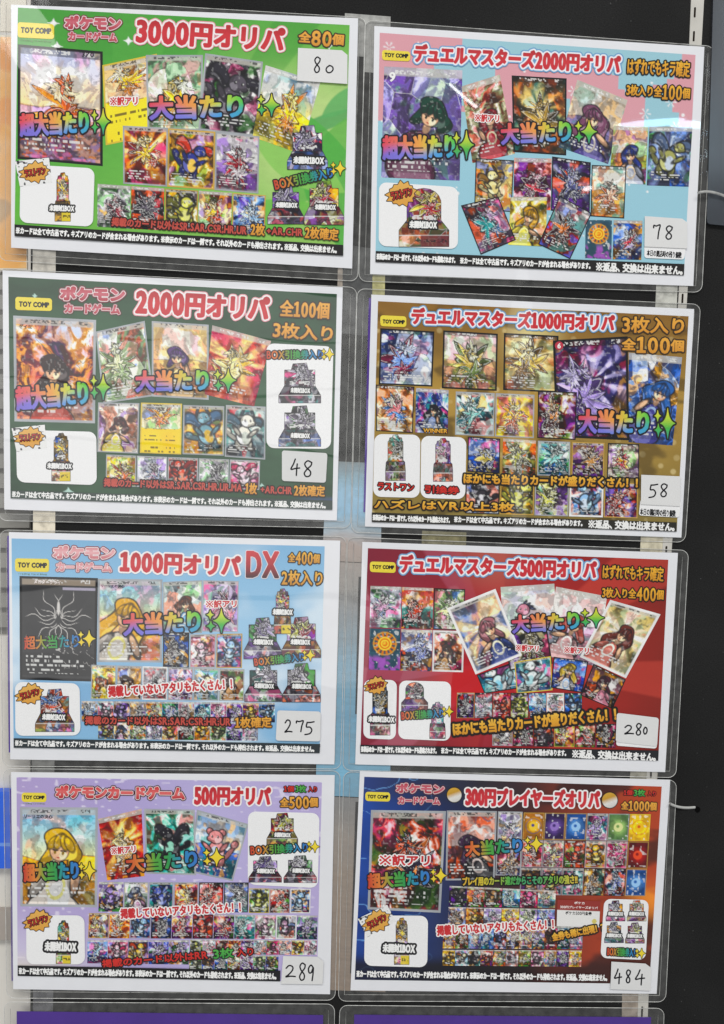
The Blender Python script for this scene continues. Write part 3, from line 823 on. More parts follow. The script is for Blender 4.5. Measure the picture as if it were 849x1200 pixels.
def seam(label, q, stops, d, seed):
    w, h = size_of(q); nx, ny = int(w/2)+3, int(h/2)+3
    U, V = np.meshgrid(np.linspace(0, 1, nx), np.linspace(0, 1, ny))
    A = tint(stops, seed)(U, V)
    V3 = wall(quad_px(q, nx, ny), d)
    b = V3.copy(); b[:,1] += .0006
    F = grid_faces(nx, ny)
    o = mesh_obj('seam_reflection', np.vstack([V3, b]), np.vstack([F, F[:,::-1]+nx*ny]), SHEEN, None, np.vstack([A.reshape(-1, 3)]*2))
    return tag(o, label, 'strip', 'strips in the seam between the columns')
seam('pale blue plastic strip, upper one in the seam between the columns of sheets', [(383, 540), (447, 543), (447, 660), (378, 657)],  # pale blue room reflection painted on a strip, not plastic
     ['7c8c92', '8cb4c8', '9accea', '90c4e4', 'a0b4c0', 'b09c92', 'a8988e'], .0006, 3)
seam('grey to blue plastic strip, middle one in the seam beside the red sheet', [(377, 658), (456, 661), (458, 936), (370, 932)],  # grey to blue room reflection painted on a strip, not plastic
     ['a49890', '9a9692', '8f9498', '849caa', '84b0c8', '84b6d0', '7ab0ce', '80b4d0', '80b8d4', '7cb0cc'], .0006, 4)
seam('beige brown cardboard strip, lowest one in the seam beside the lavender sheet', [(371, 933), (456, 937), (452, 1163), (370, 1160)],  # beige brown room reflection painted on a strip, not cardboard
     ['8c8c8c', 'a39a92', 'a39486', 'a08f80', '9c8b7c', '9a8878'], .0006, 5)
DARK = plain('dark_tape', '#2b292b', .4, .4, .1, 80)
for px, lab in (([(420.5, 676), (426, 676), (421, 837), (416.5, 837)], 'thin dark tape strip along the left edge of the red sheet'),
                ([(417, 940), (424, 940), (416, 1141), (410.5, 1141)], 'thin dark tape strip along the left edge of the navy sheet')):
    strip('dark_tape_strip', lab, 'tape', px, .0008, .0010, DARK, 'thin dark tape strips')
SPINE = plain('board_edge_strip', '#1d1d1f', .6, .3)
# ------------------------------------------------------------- what shows past the board on the left
CAB = plain('white_cabinet_paint', '#dcd8d0', .45, .4, .05, 12)
strip('white_cabinet', 'white cabinet side beyond the left edge of the board', 'cabinet', [(-60, 745), (35.5, 745), (35.5, 1290), (-60, 1290)], -.016, -.008, CAB)
q = [(-70, 40), (31.5, 44), (31, 314), (-70, 314)]
def orange(U, V):  # warm glow of a lit interior put into the picture colours
    r = np.random.default_rng(8)
    n = fbm(r, U, V, 3, 2, 2.5); m = fbm(r, U, V, 4, 2, 2.5)
    A = ramp(['fbe2b0', 'f6b868', 'f8c488', 'fce8c0'], n); A = mix(A, lin('f0a460'), sm(m, .55, .68)*.8); A = mix(A, lin('b89878'), sm(n, .66, .74)*.6)
    return A
U, V = np.meshgrid(np.linspace(0, 1, 40), np.linspace(0, 1, 90))
t = thing('glow_picture', 'soft orange picture at the left edge beside the bright green sheet', 'poster', wall([(-20, 314)], -.006)[0])  # the orange is warm glow of a lit interior put into the colours
slab('paper', [(-72, 38), (32.5, 42), (32, 316), (-72, 316)], -.0075, -.0055, plain('cream_card', '#e8dcc6', .6, .3, .04, 30), t)
picture(t, 'picture', q, orange(U, V), -.0054, INK)
t = thing('pale_panel', 'pale upright panel at the top left edge above the orange picture', 'panel', wall([(-20, 40)], -.006)[0])
slab('panel_face', [(-70, -60), (30, -60), (31, 37), (-70, 34)], -.0075, -.0055, plain('pale_panel_paint', '#ddd6c6', .5, .4, .05, 20), t)
t = thing('louvre_shutter', 'grey louvred shutter at the left edge beside the dark green and sky blue sheets', 'shutter', wall([(-20, 742)], -.012)[0])
SL = plain('grey_louvre', '#8c8a84', .45, .4, .1, 30)
slab('shutter_panel', [(-60, 318), (35, 318), (35, 743), (-60, 743)], -.0140, -.0120, plain('shutter_shade', '#6a6863', .6, .3), t)
for k in range(18):
    y = 322+k*23.3
    slab('slat', [(-60, y), (34.5, y), (34.5, y+17), (-60, y+17)], -.0119, -.0085, SL, t)
t = thing('blue_tray', 'bright blue plastic tray on the white cabinet at the left edge', 'tray', wall([(-20, 1018)], -.004)[0])
BL = plain('blue_plastic', '#2a66e2', .35, .5, .05, 40)
slab('tray_body', rounded([(-60, 931), (15, 931), (15, 1018), (-60, 1018)], 4), -.0075, .0008, BL, t)
slab('tray_rim', rounded([(-60, 928), (16, 928), (16, 934), (-60, 934)], 2), -.0075, .0011, BL, t)
slab('tray_band', [(-60, 988), (15.6, 988), (15.6, 992), (-60, 992)], -.0075, .0010, plain('blue_plastic_band', '#6a96e6', .35, .5), t)
strip('brown_box', 'low brown box on the white cabinet below the blue tray', 'box', [(-60, 1068), (13, 1068), (13, 1102), (-60, 1102)], -.0075, -.001, plain('brown_card', '#a59c94', .7, .3, .08, 20))

# ------------------------------------------------------------- the sheets
PAL = {  # palettes of the printed pictures: ground top, ground bottom, figure, figure accent, accent
 'or': 'e8a040,8c3a24,f0c860,b04a2c,f4e0a8', 'gd': 'd8b050,a06c28,e8c860,4a4a8c,f0dc90', 'si': 'b4b2b6,6c6870,8c3040,5a4a50,d8d6d8',
 'dk': '3a3640,17151a,5c5660,2c2a34,8c8088', 'bw': '8c8890,c8c6cc,3a363c,6c6870,e8e6ea', 'gr': '9cb878,5c7c50,d8dca8,7c9c60,eef0d8',
 'ye': 'f0d44c,e0b838,f4c040,c86c28,fbf0b0', 'bl': '6c9cd0,2c5088,a8c8e8,3c6cac,e0ecf8', 'nv': '2c3468,181c3c,5a68b0,8c98d0,c0c8f0',
 'pu': '6c5494,342450,9c84c0,4c3878,d8c8f0', 'pk': 'e0a8c0,b46c90,f0ccd8,c04c70,fae8f0', 'rd': 'b03434,5c1c20,d86048,8c2428,e8a890',
 'br': '7c5038,3c2820,b08858,5c3828,d8b890', 'te': '5ca8a4,2c5c68,9cd4cc,3c7c88,e0f4f0', 'wh': 'dcdce4,a8acb8,c09cb4,7c8cb0,f4f4f8',
 'mx': 'c88c70,6c8ca0,e0c070,8c4c78,b8d4a8', 'mg': 'd83c80,a01c5c,f078a8,c03070,f8b0cc', 'ol': '8c8c48,4c5028,c8c868,6c6c38,e4e4a0',
 'sk': '88b8e0,b4d4e8,f0e8c0,d88c58,f0f4f8', 'sn': '2c4454,3c5c6c,d88838,f0d068,8c5c9c', 'lv': 'a89cc8,7c74a4,d0c4e0,6c588c,ece4f4', 'bk': '1c1a1e,0e0d10,50484c,8c7c74,3a3438',
}
for a in list(PAL): PAL[a] = PAL[a]
FOOT = '※カードは全て中古品です。キズアリのカードが含まれる場合があります。※表示のカードは一例です。それ以外のカードも排出されます。※返品、交換は出来ません。'
F1 = '※表示のカードは一例です。それ以外のカードも排出されます。'
F2 = '※カードは全て中古品です。キズアリのカードが含まれる場合があります。'
F3 = '※返品、交換は出来ません。'
BOXW = 'BOX引換券入り'
MANY = '掲載していないアタリもたくさん！！'
ALSO = 'ほかにも当たりカードが盛りだくさん！！'
MASTER = 'デュエルマスターズ'
load_glyphs(FOOT+BOXW+MANY+ALSO+MASTER+'ポケモンカードゲーム0123456789円オリパ全個枚入り超大当たり※訳アリ未開封BOXラストワン掲載以外はSR,;ACHUM+確定TOYCOMPDXはずれでもキラ本日の開店時残個数ハズレVR上引換券プレイ用達だからこそのアタリ強さ!金も稀に出現！？プレイヤーズポケカ金券WINERTradingShop.ゼイユメガダークライリーエの決心')

class Sheet:  # paper in a clear sleeve; a gloss coat replaces the front pane
    def __init__(s, label, film, paper, backing=None, purple=False):
        f = np.array(film, float)
        s.t = thing('sleeved_sheet', label, 'poster', wall([(f[:,0].mean(), f[2:,1].max())], .0015)[0], 'laminated sheets hung on the board')  # sheets in clear sleeves, not laminated; gloss coat for the front pane
        out = rounded(f, [9, 9, 9, 9])
        slab('clear_film', out, .0012, .0016, FILM, s.t)
        tube('film_edge', wall(out, .0015), .0003, EDGE, s.t, True)
        inn = f.copy(); c = f.mean(0)
        for i in range(4): inn[i] = f[i]+np.sign(c-f[i])*np.array([7.2, 7.6])
        e = [wall([inn[i], inn[(i+1) % 4]], .00165) for i in range(4)]
        for k in (1, 2, 3): tube('weld_line', np.linspace(e[k][0], e[k][1], 14), .00022, WELD, s.t, sides=5)
        if backing is not None: slab('backing_sheet', backing, .00162, .00172, PURPLE, s.t)
        slab('paper', paper, .00175, .0019, PURPLE if purple else PAPER, s.t)
        s.d = .0020
    def up(s): s.d += .00002; return s.d
    def ground(s, q, fn):
        w, h = size_of(q); nx, ny = int(w*1.0), int(h*1.0)
        U, V = np.meshgrid(np.linspace(0, 1, nx), np.linspace(0, 1, ny))
        picture(s.t, 'printed_ground', q, fn(U, V), s.up())
    def c(s, q, kind, pal, border='s'):
        q = [(q[i], q[i+1]) for i in range(0, 8, 2)]
        return card(s.t, q, kind, PAL.get(pal, pal), border, s.up())
    def grid(s, q, cols, rows, spec):
        """spec: one word per picture, kind then palette then border"""
        q = np.array(q, float).reshape(4, 2); sp = spec.split(); k = 0
        def at(u, v): return (q[0]*(1-u)+q[1]*u)*(1-v)+(q[3]*(1-u)+q[2]*u)*v
        d = s.up()
        for j in range(rows):
            for i in range(cols):
                w = sp[k % len(sp)]; k += 1
                if w == '-': continue
                e = .012
                p = [at((i+e)/cols, (j+e)/rows), at((i+1-e)/cols, (j+e)/rows), at((i+1-e)/cols, (j+1-e)/rows), at((i+e)/cols, (j+1-e)/rows)]
                card(s.t, p, w[0], PAL[w[1:3]], w[3] if len(w) > 3 else 'n', d)
    def x(s, txt, x0, y0, x1, y1, h, style, name='slogan_text'): return text(s.t, txt, x0, y0, x1, y1, h, style, s.up(), name)
    def star(s, x, y, rx, ry, yellow=False): sparkle(s.t, x, y, rx, ry, s.up(), yellow)
    def panel(s, q, r=8): panel(s.t, np.array(q, float).reshape(4, 2), r, s.up())
    def box(s, x0, y0, x1, y1, pal, slim=False, label=None, arch=False):
        d = s.up(); s.up(); box_picture(s.t, x0, y0, x1, y1, pal, d, slim, label, 0, arch)
    def burst(s, x, y, rx, ry, rot, white=None):
        d = s.up(); s.up(); burst(s.t, x, y, rx, ry, rot, d, white)
    def badge(s, q, tx, tiny=None):
        q = np.array(q, float).reshape(4, 2); d = s.up(); s.up()
        o = shape(s.t, 'shop_badge', rounded(q, 3.2, 5), solid('f0dc48', 'ecd63c'), d, 0, [], .45)
        text(o, 'TOY COMP', *tx, 'badge', d+.00002, 'badge_text')
        if tiny: text(s.t, 'Trading Card Shop', *tiny, 'faint', s.up(), 'small_text')
    def foot(s, q, colour='1c1a1a'):
        q = np.array(q, float).reshape(4, 2)
        A = np.ones((4, 60, 3))*lin(colour)
        picture(s.t, 'footer_strip', q, A, s.up())

SLIM = '2c2824,d8b838,8c7c5c,e8d030'
PURB = '5c5078,a8a0b8,3c3450'
REDB = '8c2c3c,b8b860,5c2c50'
GRYB = '6c6474,b0acb8,3c3840'

# --- bright green, 3000
s = Sheet('laminated sheet with bright green leafy print headed by a red 3000 yen price', [(0, -5), (429, 20.5), (419.5, 329.5), (-1, 304.7)], [(13, 5), (420, 21), (413, 314.5), (13, 290)])  # in a clear sleeve, gloss coat for the front pane
def green(U, V):
    r = np.random.default_rng(1)
    A = ramp(['3f9a34', '52aa3e', '78c04c', '9ccc64'], U*.5+V*.5)
    A = mix(A, lin('c4de8c'), sm(U, .4, .95)*sm(np.abs(V-.5), .45, .1)*.9)
    th = np.arctan2(V-1.2, U-.3); A = mix(A, lin('3f9a34'), sm(np.sin(th*26), .2, .4)*(1-sm(V, .1, .35))*.6)
    for (cx, cy, L, w, an, c) in ((.93, .43, .13, .024, -.42, '4fa558'), (.99, .33, .09, .03, -.7, '5cb060'), (.93, .6, .2, .05, -1.0, '63b648'), (.97, .72, .25, .09, 1.2, '4fb043'), (.86, .62, .16, .06, .5, '8ccb5c'), (.75, .85, .2, .05, -.2, '6cbf48'), (.03, .8, .12, .03, -1.2, '62b83c')):
        x = (U-cx)*math.cos(an)+(V-cy)*.72*math.sin(an); y = -(U-cx)*math.sin(an)+(V-cy)*.72*math.cos(an)
        A = mix(A, lin(c), (1-sm(np.abs(y)-w*(1-np.clip(np.abs(x)/L, 0, 1)**2), -.003, .003))*(np.abs(x) < L)*.9)
    for (cx, cy, R) in ((.108, .06, .02), (.12, .16, .02), (.335, .12, .018), (.31, .25, .02), (.94, .09, .02), (.93, .62, .02), (.8, .26, .015)):
        dx, dy = np.abs(U-cx), np.abs(V-cy)*.7
        A = mix(A, np.ones(3)*.9, 1-sm(np.sqrt(dx)+np.sqrt(dy)-math.sqrt(R), -.01, .02))
    return A*(.95+.1*fbm(r, U, V, 40, 2))[...,None]
s.ground([(21, 8.5), (410, 29), (402.4, 299.5), (17, 276.2)], green)
s.c([21, 51.5, 120.5, 60, 120.5, 194.5, 20.5, 186], 'd2', 'c8d0f0,b89cc0,e07424,e8a050,f8e4c0', 'k')
s.c([120, 76, 184, 62.5, 192, 156, 124, 170], 't', 'd8b884,f0d860,f0c838,b87c30,f4ead0', 'y')
s.c([171, 64, 238, 64, 237, 153, 173, 151], 'd', 'bcd4b8,8cb890,f4d83c,e8a838,f0f4e0', 's')
s.c([240.6, 62, 308.4, 72, 301, 160, 232.5, 152], 'f', 'dk', 's')
s.c([311.6, 76, 375.6, 96, 352, 180, 296, 160], 'd', '5c88b0,f0cc40,f4d03c,d89030,f8e890', 'n')
s.c([144, 147, 197, 149.5, 195.8, 218.5, 144.5, 215], 'r', 'or', 's')
s.c([197, 150, 252.6, 154, 251.5, 222, 196, 218.5], 'f', 'd8a848,c89440,3c4490,c04838,f0d078', 'g')
s.c([252.8, 154.5, 304.3, 159.5, 303, 226.5, 251.5, 222.3], 'f', 'c4c0c4,948c94,a02c3c,c8c0c4,e8e6e8', 's')
s.grid([114, 214.5, 312, 228, 311, 277, 113.5, 266], 5, 1, 'fsin fdkn folg forn fblg')
s.x('370', 96, 63, 110, 64, 5.5, 'black', 'small_text')
s.badge([20.7, 25.4, 63.5, 28, 63.5, 45.6, 20.7, 43.5], (24.6, 34.6, 60, 36.2, 6.6), (23.5, 46.8, 60, 48.6, 2.6))
s.x('ポケモン', 75, 25.5, 143, 27.5, 17, 'logo', 'logo_text'); s.x('カードゲーム', 79.5, 41.8, 138, 43.6, 11.5, 'logo', 'logo_text')
s.x([('3000', 1), ('円オリパ', 1)], 158.5, 35.5, 335.5, 47, 30, 'title', 'title_text')
s.x([('全', .8), ('80', 1.25), ('個', .8)], 349.5, 43, 404, 46.8, 19, 'count', 'count_text')
s.x('※訳アリ', 128.5, 118.4, 162, 117.6, 11, 'redw')
s.x('超大当たり', 22, 146.5, 105, 142.5, 28, 'slogan'); s.star(121, 142, 7.5, 15)
s.x('大当たり', 174, 126.5, 286, 123.5, 29, 'slogan'); s.star(318.5, 122.6, 9, 13)
s.box(337, 145, 384, 198, PURB, False, (343, 187, 381, 10))
s.box(314, 216, 356, 262, PURB, False, (322.5, 239.5, 349.5, 7.5)); s.box(357, 210, 403, 263, REDB, False, (368.5, 242, 394.5, 7.5))
s.x(BOXW, 321, 216.5, 391, 201, 13.5, 'box'); s.star(399, 197, 6, 8, True)
s.panel([24, 192, 111, 197, 109, 265.5, 23, 260.5], 9)
s.box(63.5, 202, 83.5, 259, SLIM, True, (57, 243.3, 88, 8.5)); s.burst(41, 201.5, 16, 11, -.15, [(17.6, 188.5), (57.5, 184.5), (61, 213.5), (23.3, 218.6)])
s.x('掲載のカード以外はSR,SAR,CSR,HR,UR', 130, 259.5, 290, 270, 11.5, 'brick'); s.x('2枚', 293.5, 268.3, 311, 269.3, 14.5, 'count'); s.x('+AR,CHR', 312, 270.5, 355.5, 272.5, 10, 'brick'); s.x('2枚確定', 357, 272, 397.5, 275, 14.5, 'count')
s.foot([17, 262.7, 402.4, 286.8, 402.4, 299.5, 17, 276.4]); s.x(FOOT, 18.5, 269.6, 395, 292.8, 8, 'foot', 'footer_text')
sticker('white sticker with 80 written by hand on the bright green sheet', [(349.5, 55.7), (401, 58.6), (407.5, 64), (407.3, 98), (348.5, 94)], [('8', 367.5, 66.5, 376.5, 84.5), ('0', 382, 76, 391, 85)], s.d+.0003)

# --- dark green, 2000
s = Sheet('laminated sheet with dark green print headed by a red 2000 yen price', [(-1, 314.5), (418.5, 336.7), (411, 619), (-1, 610)], [(3, 316.5), (402, 336.5), (395, 610), (5, 597)])  # in a clear sleeve, gloss coat for the front pane
def dgreen(U, V):
    r = np.random.default_rng(2)
    A = ramp(['2f5a3c', '3a6444', '42684a', '385e42'], V)*(.35+.75*fbm(r, U, V, 7, 4))[...,None]
    A = mix(A, lin('4c5c84'), sm(U, .86, .95)*sm(V, .93, .96)*.8)
    for (cx, cy, R) in ((.3, .05, .015), (.41, .32, .02), (.78, .9, .012), (.18, .96, .02), (.08, .08, .012), (.84, .3, .03)):
        dx, dy = np.abs(U-cx), np.abs(V-cy)*.7; A = mix(A, lin('b8dcd0'), 1-sm(np.sqrt(dx)+np.sqrt(dy)-math.sqrt(R), -.01, .02))
    return A
s.ground([(9.8, 324.2), (395, 344.4), (389.7, 597.6), (12.4, 583.9)], dgreen)
s.c([15.5, 369.6, 112.7, 374.8, 111.4, 496, 17, 493.7], 'p', 'd8984c,8c2c24,b84838,3c2424,e8b060', 's')
s.c([112, 388.5, 169.7, 375.8, 180, 464, 121, 473], 'f', 'a4bc90,88a078,dce0b8,98ac7c,e8ecd8', 's')
s.c([178, 376, 244.7, 380.4, 244.7, 468.5, 178, 464.5], 'p', 'd8c08c,c0a470,b89c70,6c4c88,f0e0b0', 's')
s.c([249, 381, 317.9, 399.4, 298, 476, 240, 462], 'r', 'd8a080,c84838,f4e8b0,e0bc58,f0d890', 'n')
s.c([115, 471.5, 163.5, 472.3, 162, 531.5, 114, 529.5], 'p', 'd8b8a8,c89c84,e8d070,6c3c3c,f0e4d8', 's')
s.c([165.3, 471.7, 213.5, 473, 212.5, 532.5, 164, 530.7], 't', 'c0b8a0,f0cc44,f0b038,c87830,f8f0d0', 'y')
s.c([215, 474.5, 263, 476, 262.5, 534, 214, 532.2], 'f', 'c07860,8ca060,7ca4b0,486c8c,d8b850', 's')
s.c([265, 474.5, 311.6, 476.5, 311, 538.5, 263.5, 535], 'f', '98acb0,3c4c5c,f0ece0,4c6878,d8dcd4', 's')
s.grid([124, 532, 305.5, 539.5, 304.5, 574.5, 123.5, 570], 5, 1, 'fyes fwhs frds fbws fpks')
s.x('ゼイユ', 22, 382, 37.5, 383, 4.6, 'black', 'small_text')
s.badge([18, 347.6, 61, 349.5, 61, 364.4, 18, 363], (22.3, 356, 57.5, 357.3, 6))
s.x('ポケモン', 69.5, 343.3, 147.5, 345.3, 17.5, 'logo', 'logo_text'); s.x('カードゲーム', 75, 360.8, 141.5, 362.6, 12.5, 'logo', 'logo_text')
s.x([('2000', 1), ('円オリパ', 1)], 158, 353.3, 317.5, 362.3, 30, 'title', 'title_text')
s.x('全100個', 327.5, 360.8, 387, 364, 20.5, 'count', 'count_text'); s.x('3枚入り', 319.5, 386, 391, 391.5, 19, 'count', 'count_text')
s.x('超大当たり', 17.5, 467.5, 104, 459.5, 29, 'slogan'); s.star(121, 453.5, 8, 15)
s.x('大当たり', 158, 447, 245.5, 445, 26, 'slogan'); s.star(267.7, 445.5, 9, 13.5)
s.panel([312.4, 402, 391, 406, 388, 526, 312.5, 525], 9)
s.box(327, 424, 376, 472, GRYB, False, (340, 457, 364.5, 7)); s.box(327, 474, 376, 523, GRYB, False, (340, 510, 364, 7))
s.x(BOXW, 312, 415.5, 379.5, 415.2, 11.5, 'box'); s.star(386.5, 415, 5, 7, True)
s.panel([18.5, 503.5, 113, 506, 113.5, 568.5, 20, 565], 9)
s.box(59.6, 507.5, 83.5, 563.6, SLIM, True, (54.5, 545.5, 85, 8)); s.burst(35, 512.5, 16, 10.5, -.1, [(13.5, 501.5), (52.6, 497.6), (55, 524.8), (19.4, 529.4)])
s.x('掲載のカード以外はSR,SAR,CSR,HR,UR,MA', 121, 565.2, 284.5, 571.6, 11, 'brick'); s.x('1枚', 287, 572, 302, 573, 13.5, 'count'); s.x('+AR,CHR', 305, 573.7, 343, 575.3, 10, 'brick'); s.x('2枚確定', 344.2, 574.5, 381.5, 575.6, 13.5, 'count')
s.foot([12.3, 574.6, 389.7, 586.5, 389.7, 597.6, 12.4, 583.9], '3c4a44'); s.x(FOOT, 14, 578.9, 382, 592.4, 7.5, 'foot', 'footer_text')
sticker('white sticker with 48 written by hand on the dark green sheet', rounded([(330.6, 527.7), (384, 531), (382, 565.7), (330.6, 563.5)], 3), [('4', 341, 538, 351.5, 557), ('8', 355, 540, 367, 558.5)], s.d+.0003)

# --- sky blue, 1000 DX
s = Sheet('laminated sheet with pale sky blue print headed by 1000 yen and large red DX', [(0, 621), (406.5, 629), (399.5, 901.5), (3, 898)], [(10.5, 623.5), (399, 633.5), (392, 896), (12, 890)],  # in a clear sleeve, gloss coat for the front pane
          [(8.5, 628), (20, 628), (20, 882), (10.2, 882)])
def sky(U, V):
    r = np.random.default_rng(3)
    A = ramp(['7cb4dc', '8cc0e4', '9ccaea', '8cbce0', '88b8e0', '8cc0e4'], V)
    return mix(A, lin('dcebf5'), sm(fbm(r, U, V, 3, 4, 1), .45, .68)*.85*sm(V+U*.3, .1, .45))
s.ground([(13.5, 631), (380.7, 640.3), (374.7, 882.8), (16, 876.2)], sky)
s.c([22.8, 675, 114.8, 677.5, 113, 799, 23.3, 796.6], 'l', '2c2c2e,48484a,d8d4d0', 'k')
s.c([114.8, 678.3, 190.5, 679, 190, 776.5, 114, 776], 'p2', '88c0d8,e0a848,d8d0c8,f0c050,f4e8a0', 's')
s.c([191, 682, 237.4, 680, 237, 742, 191, 742], 'p', 'c8d4d0,a8b8c0,78a8c8,7c4c38,e8e8e0', 's')
s.c([238, 680, 280, 681, 279, 741, 237, 740], 'f', '88b8a0,b4a0c8,f0c0cc,d88ca0,d8c8e4', 's')
s.c([191, 741, 222, 741.5, 221.5, 783, 191, 782], 'f', 'bk', 'k')
s.grid([222.5, 743, 284.6, 742, 284, 783.5, 222, 783], 2, 1, 'fpks fblg')
s.grid([106.8, 778.5, 287, 784, 286.5, 822, 106, 820], 6, 1, 'pyes pbrs fbww flvs fsks pbrs')
s.grid([95.4, 821.3, 322.5, 823.7, 322.5, 847, 95.4, 846], 12, 1, 'fbl fpk fpu fbw for fnv fsi fte fpk fpu for fbl')
s.grid([114.8, 846.5, 303, 847, 302.5, 868.5, 114.8, 866.3], 10, 1, 'fmx pwh fgr fwh for fbk fye fgr fpu fwh')
s.x('メガダークライ', 40, 681.5, 71, 683, 4.6, 'bandw', 'small_text'); s.x('リーリエの決心', 118.5, 686.5, 146, 687, 3.6, 'black', 'small_text')
s.badge([17.6, 654.2, 57.5, 655, 57.5, 670.5, 17.6, 669.8], (21, 662, 55, 662.7, 5.8), (21, 672.6, 55, 673.3, 2.4))
s.x('ポケモン', 61.5, 647, 135.5, 648, 16, 'logop', 'logo_text'); s.x('カードゲーム', 65.5, 664.2, 131.5, 665.2, 11.5, 'logop', 'logo_text')
s.x([('1000', 1), ('円オリパ', 1)], 140, 658, 283, 664, 25, 'titlew', 'title_text'); s.x('DX', 288.5, 661.3, 327.5, 662, 31, 'dx', 'title_text')
s.x([('全', .8), ('400', 1.2), ('個', .8)], 337.5, 653.5, 375.5, 655, 15.5, 'countk', 'count_text'); s.x('2枚入り', 329.5, 677, 379, 678, 18, 'countk', 'count_text')
s.x('※訳アリ', 241, 708, 278, 707.5, 9.5, 'redw')
s.x('超大当たり', 28, 753.5, 93, 751, 16, 'sloganp'); s.star(104.5, 748.5, 7, 9.5, True)
s.x('大当たり', 143.5, 732.5, 236, 727.7, 27, 'slogan'); s.star(259.6, 727.5, 9.5, 14)
s.box(286, 722.5, 330, 772, PURB, False, (296.5, 752, 321, 7.5)); s.box(330.6, 721.6, 376, 770.5, REDB, False, (340, 752, 364.5, 7.5)); s.box(320.5, 690, 342, 742.5, SLIM, True, (319, 716.8, 344, 8))
s.box(287, 777, 330.6, 822, GRYB, False, (297.5, 803.5, 322, 7)); s.box(331.4, 776, 375.5, 822.6, GRYB, False, (341.5, 804, 366, 7))
s.x(BOXW, 297.5, 776, 357, 769.5, 10.5, 'box'); s.star(364, 768, 5, 6.5, True)
s.x(MANY, 126, 810.8, 273, 801.3, 14, 'redw')
s.x('掲載のカード以外はSR;SAR;CSR;HR;UR', 99, 844.3, 271, 846, 11, 'brick'); s.x('1枚確定', 275, 847, 319, 846.3, 13.5, 'count')
s.panel([17.6, 799, 93.3, 801, 94.5, 862, 18, 862.5], 9)
s.box(41.5, 806, 86.8, 857.5, 'a84c38,4c6c9c,d89c50', False, (48.5, 840, 77.5, 8.5)); s.burst(35, 813.5, 15, 10.5, -.3)
s.foot([16, 865.3, 375.5, 872, 374.7, 882.8, 16, 876.4], '2c3438'); s.x(FOOT, 17.5, 870.8, 368.5, 878, 7.2, 'foot', 'footer_text')
sticker('white sticker with 275 written by hand on the sky blue sheet', rounded([(325.2, 832.6), (376, 834), (375.6, 869), (323.3, 868)], 3), [('2', 334, 843.5, 342.5, 858.5), ('7', 347.5, 844.5, 356, 857.5), ('5', 357, 846, 368.5, 861)], s.d+.0003)

# --- lavender, 500
s = Sheet('laminated sheet with lavender print headed by a red 500 yen price', [(4, 901), (399, 903.5), (393, 1172.5), (8, 1170)], [(13, 905), (392.5, 908.5), (387, 1165.5), (15.5, 1159.5)],  # in a clear sleeve, gloss coat for the front pane
          [(11.6, 925), (22, 925), (22, 1150), (13.6, 1150)])
def lav(U, V):
    r = np.random.default_rng(4)
    A = ramp(['b4a2d4', 'b2a4d8', 'beb4e2', 'bcaedc'], U); A = mix(A, lin('d8d2e8'), sm(V, .55, .95)*sm(U, .5, 0)*.8)
    A = mix(A, lin('f0eaf8'), sm(fbm(r, U, V, 46, 1), .82, .92)*.6)
    return mix(A, lin('e8dfc0'), sm(V, .85, 1)*sm(U, .3, 0)*.7)
s.ground([(19.4, 911), (377.5, 917), (371.5, 1150.8), (20.7, 1144)], lav)
s.c([23.3, 946, 114.8, 946.5, 114, 1063.7, 23.8, 1062.4], 'p2', '7cbce4,e0a83c,ece4dc,f4cc48,f4eca8', 's')
s.c([231, 949, 291.6, 966, 273, 1033, 222, 1022], 'f', '98b8dc,4c68a8,f0a8a8,f0d890,d8e4f0', 's')
s.c([115, 960, 166, 948, 169.5, 1027, 125.7, 1032], 'r', 'd8a060,b83828,f4e4a8,d89c40,f4dc90', 'n')
s.c([169, 948, 228.4, 949, 230, 1026, 171, 1024], 'f', '4cb0a8,5c9c70,1c1a24,2c2a34,a8dcc8', 's')
s.grid([115.8, 1033.5, 292, 1034, 291, 1070, 115, 1069], 6, 1, 'fpun pwhs fnvs fors frdk fbwk')
s.grid([292, 1041, 364.7, 1041.5, 364, 1071, 291.5, 1070.5], 3, 1, 'foly frds fblw')
s.grid([104, 1070, 372.6, 1073, 372, 1101.5, 103, 1100], 11, 1, 'forg for fbls fdkk frd frdk frd fte fpk fwhw fpu')
s.grid([102.4, 1101.8, 222, 1101.8, 221.5, 1131, 102, 1129.5], 5, 1, 'fbl fpk for fpu fpu')
s.grid([223, 1101, 372, 1102, 371.5, 1119.5, 222.5, 1119], 10, 1, 'fol fpk fbr for fpu fwh fmg fsk fye fpk')
s.grid([221.7, 1119.2, 326.8, 1120, 326.4, 1138, 221.5, 1137], 7, 1, 'fgr fbr fbk for fpu fgr fbr')
s.x('リーリエの決心', 28.5, 956.6, 61.5, 957.4, 4.6, 'black', 'small_text')
s.badge([25.4, 929, 54.4, 929.3, 54.4, 940.4, 25.4, 940], (27.5, 934.5, 52.2, 934.8, 4.2), (27, 942, 52.5, 942.3, 2))
s.x('ポケモンカードゲーム', 64.5, 928, 217.5, 930, 16, 'logof', 'logo_text')
s.x([('500', 1), ('円オリパ', 1)], 227, 932.5, 318.5, 934, 23, 'titlew', 'title_text')
s.x('1個', 332.5, 924.7, 345, 924.8, 7.5, 'bright', 'count_text'); s.x('3枚', 346, 924.6, 359.5, 924.8, 9, 'green', 'count_text'); s.x('入り', 361, 925, 372, 925.2, 7, 'bright', 'count_text')
s.x([('全', .85), ('500', 1.2), ('個', .85)], 327.8, 941, 373.2, 940.5, 14.5, 'count', 'count_text')
s.x('※訳アリ', 130, 997.5, 159.5, 995, 9.5, 'redw')
s.x('超大当たり', 26.5, 1023.5, 93, 1019.5, 22, 'sloganh'); s.star(105, 1021, 7, 10.5, True)
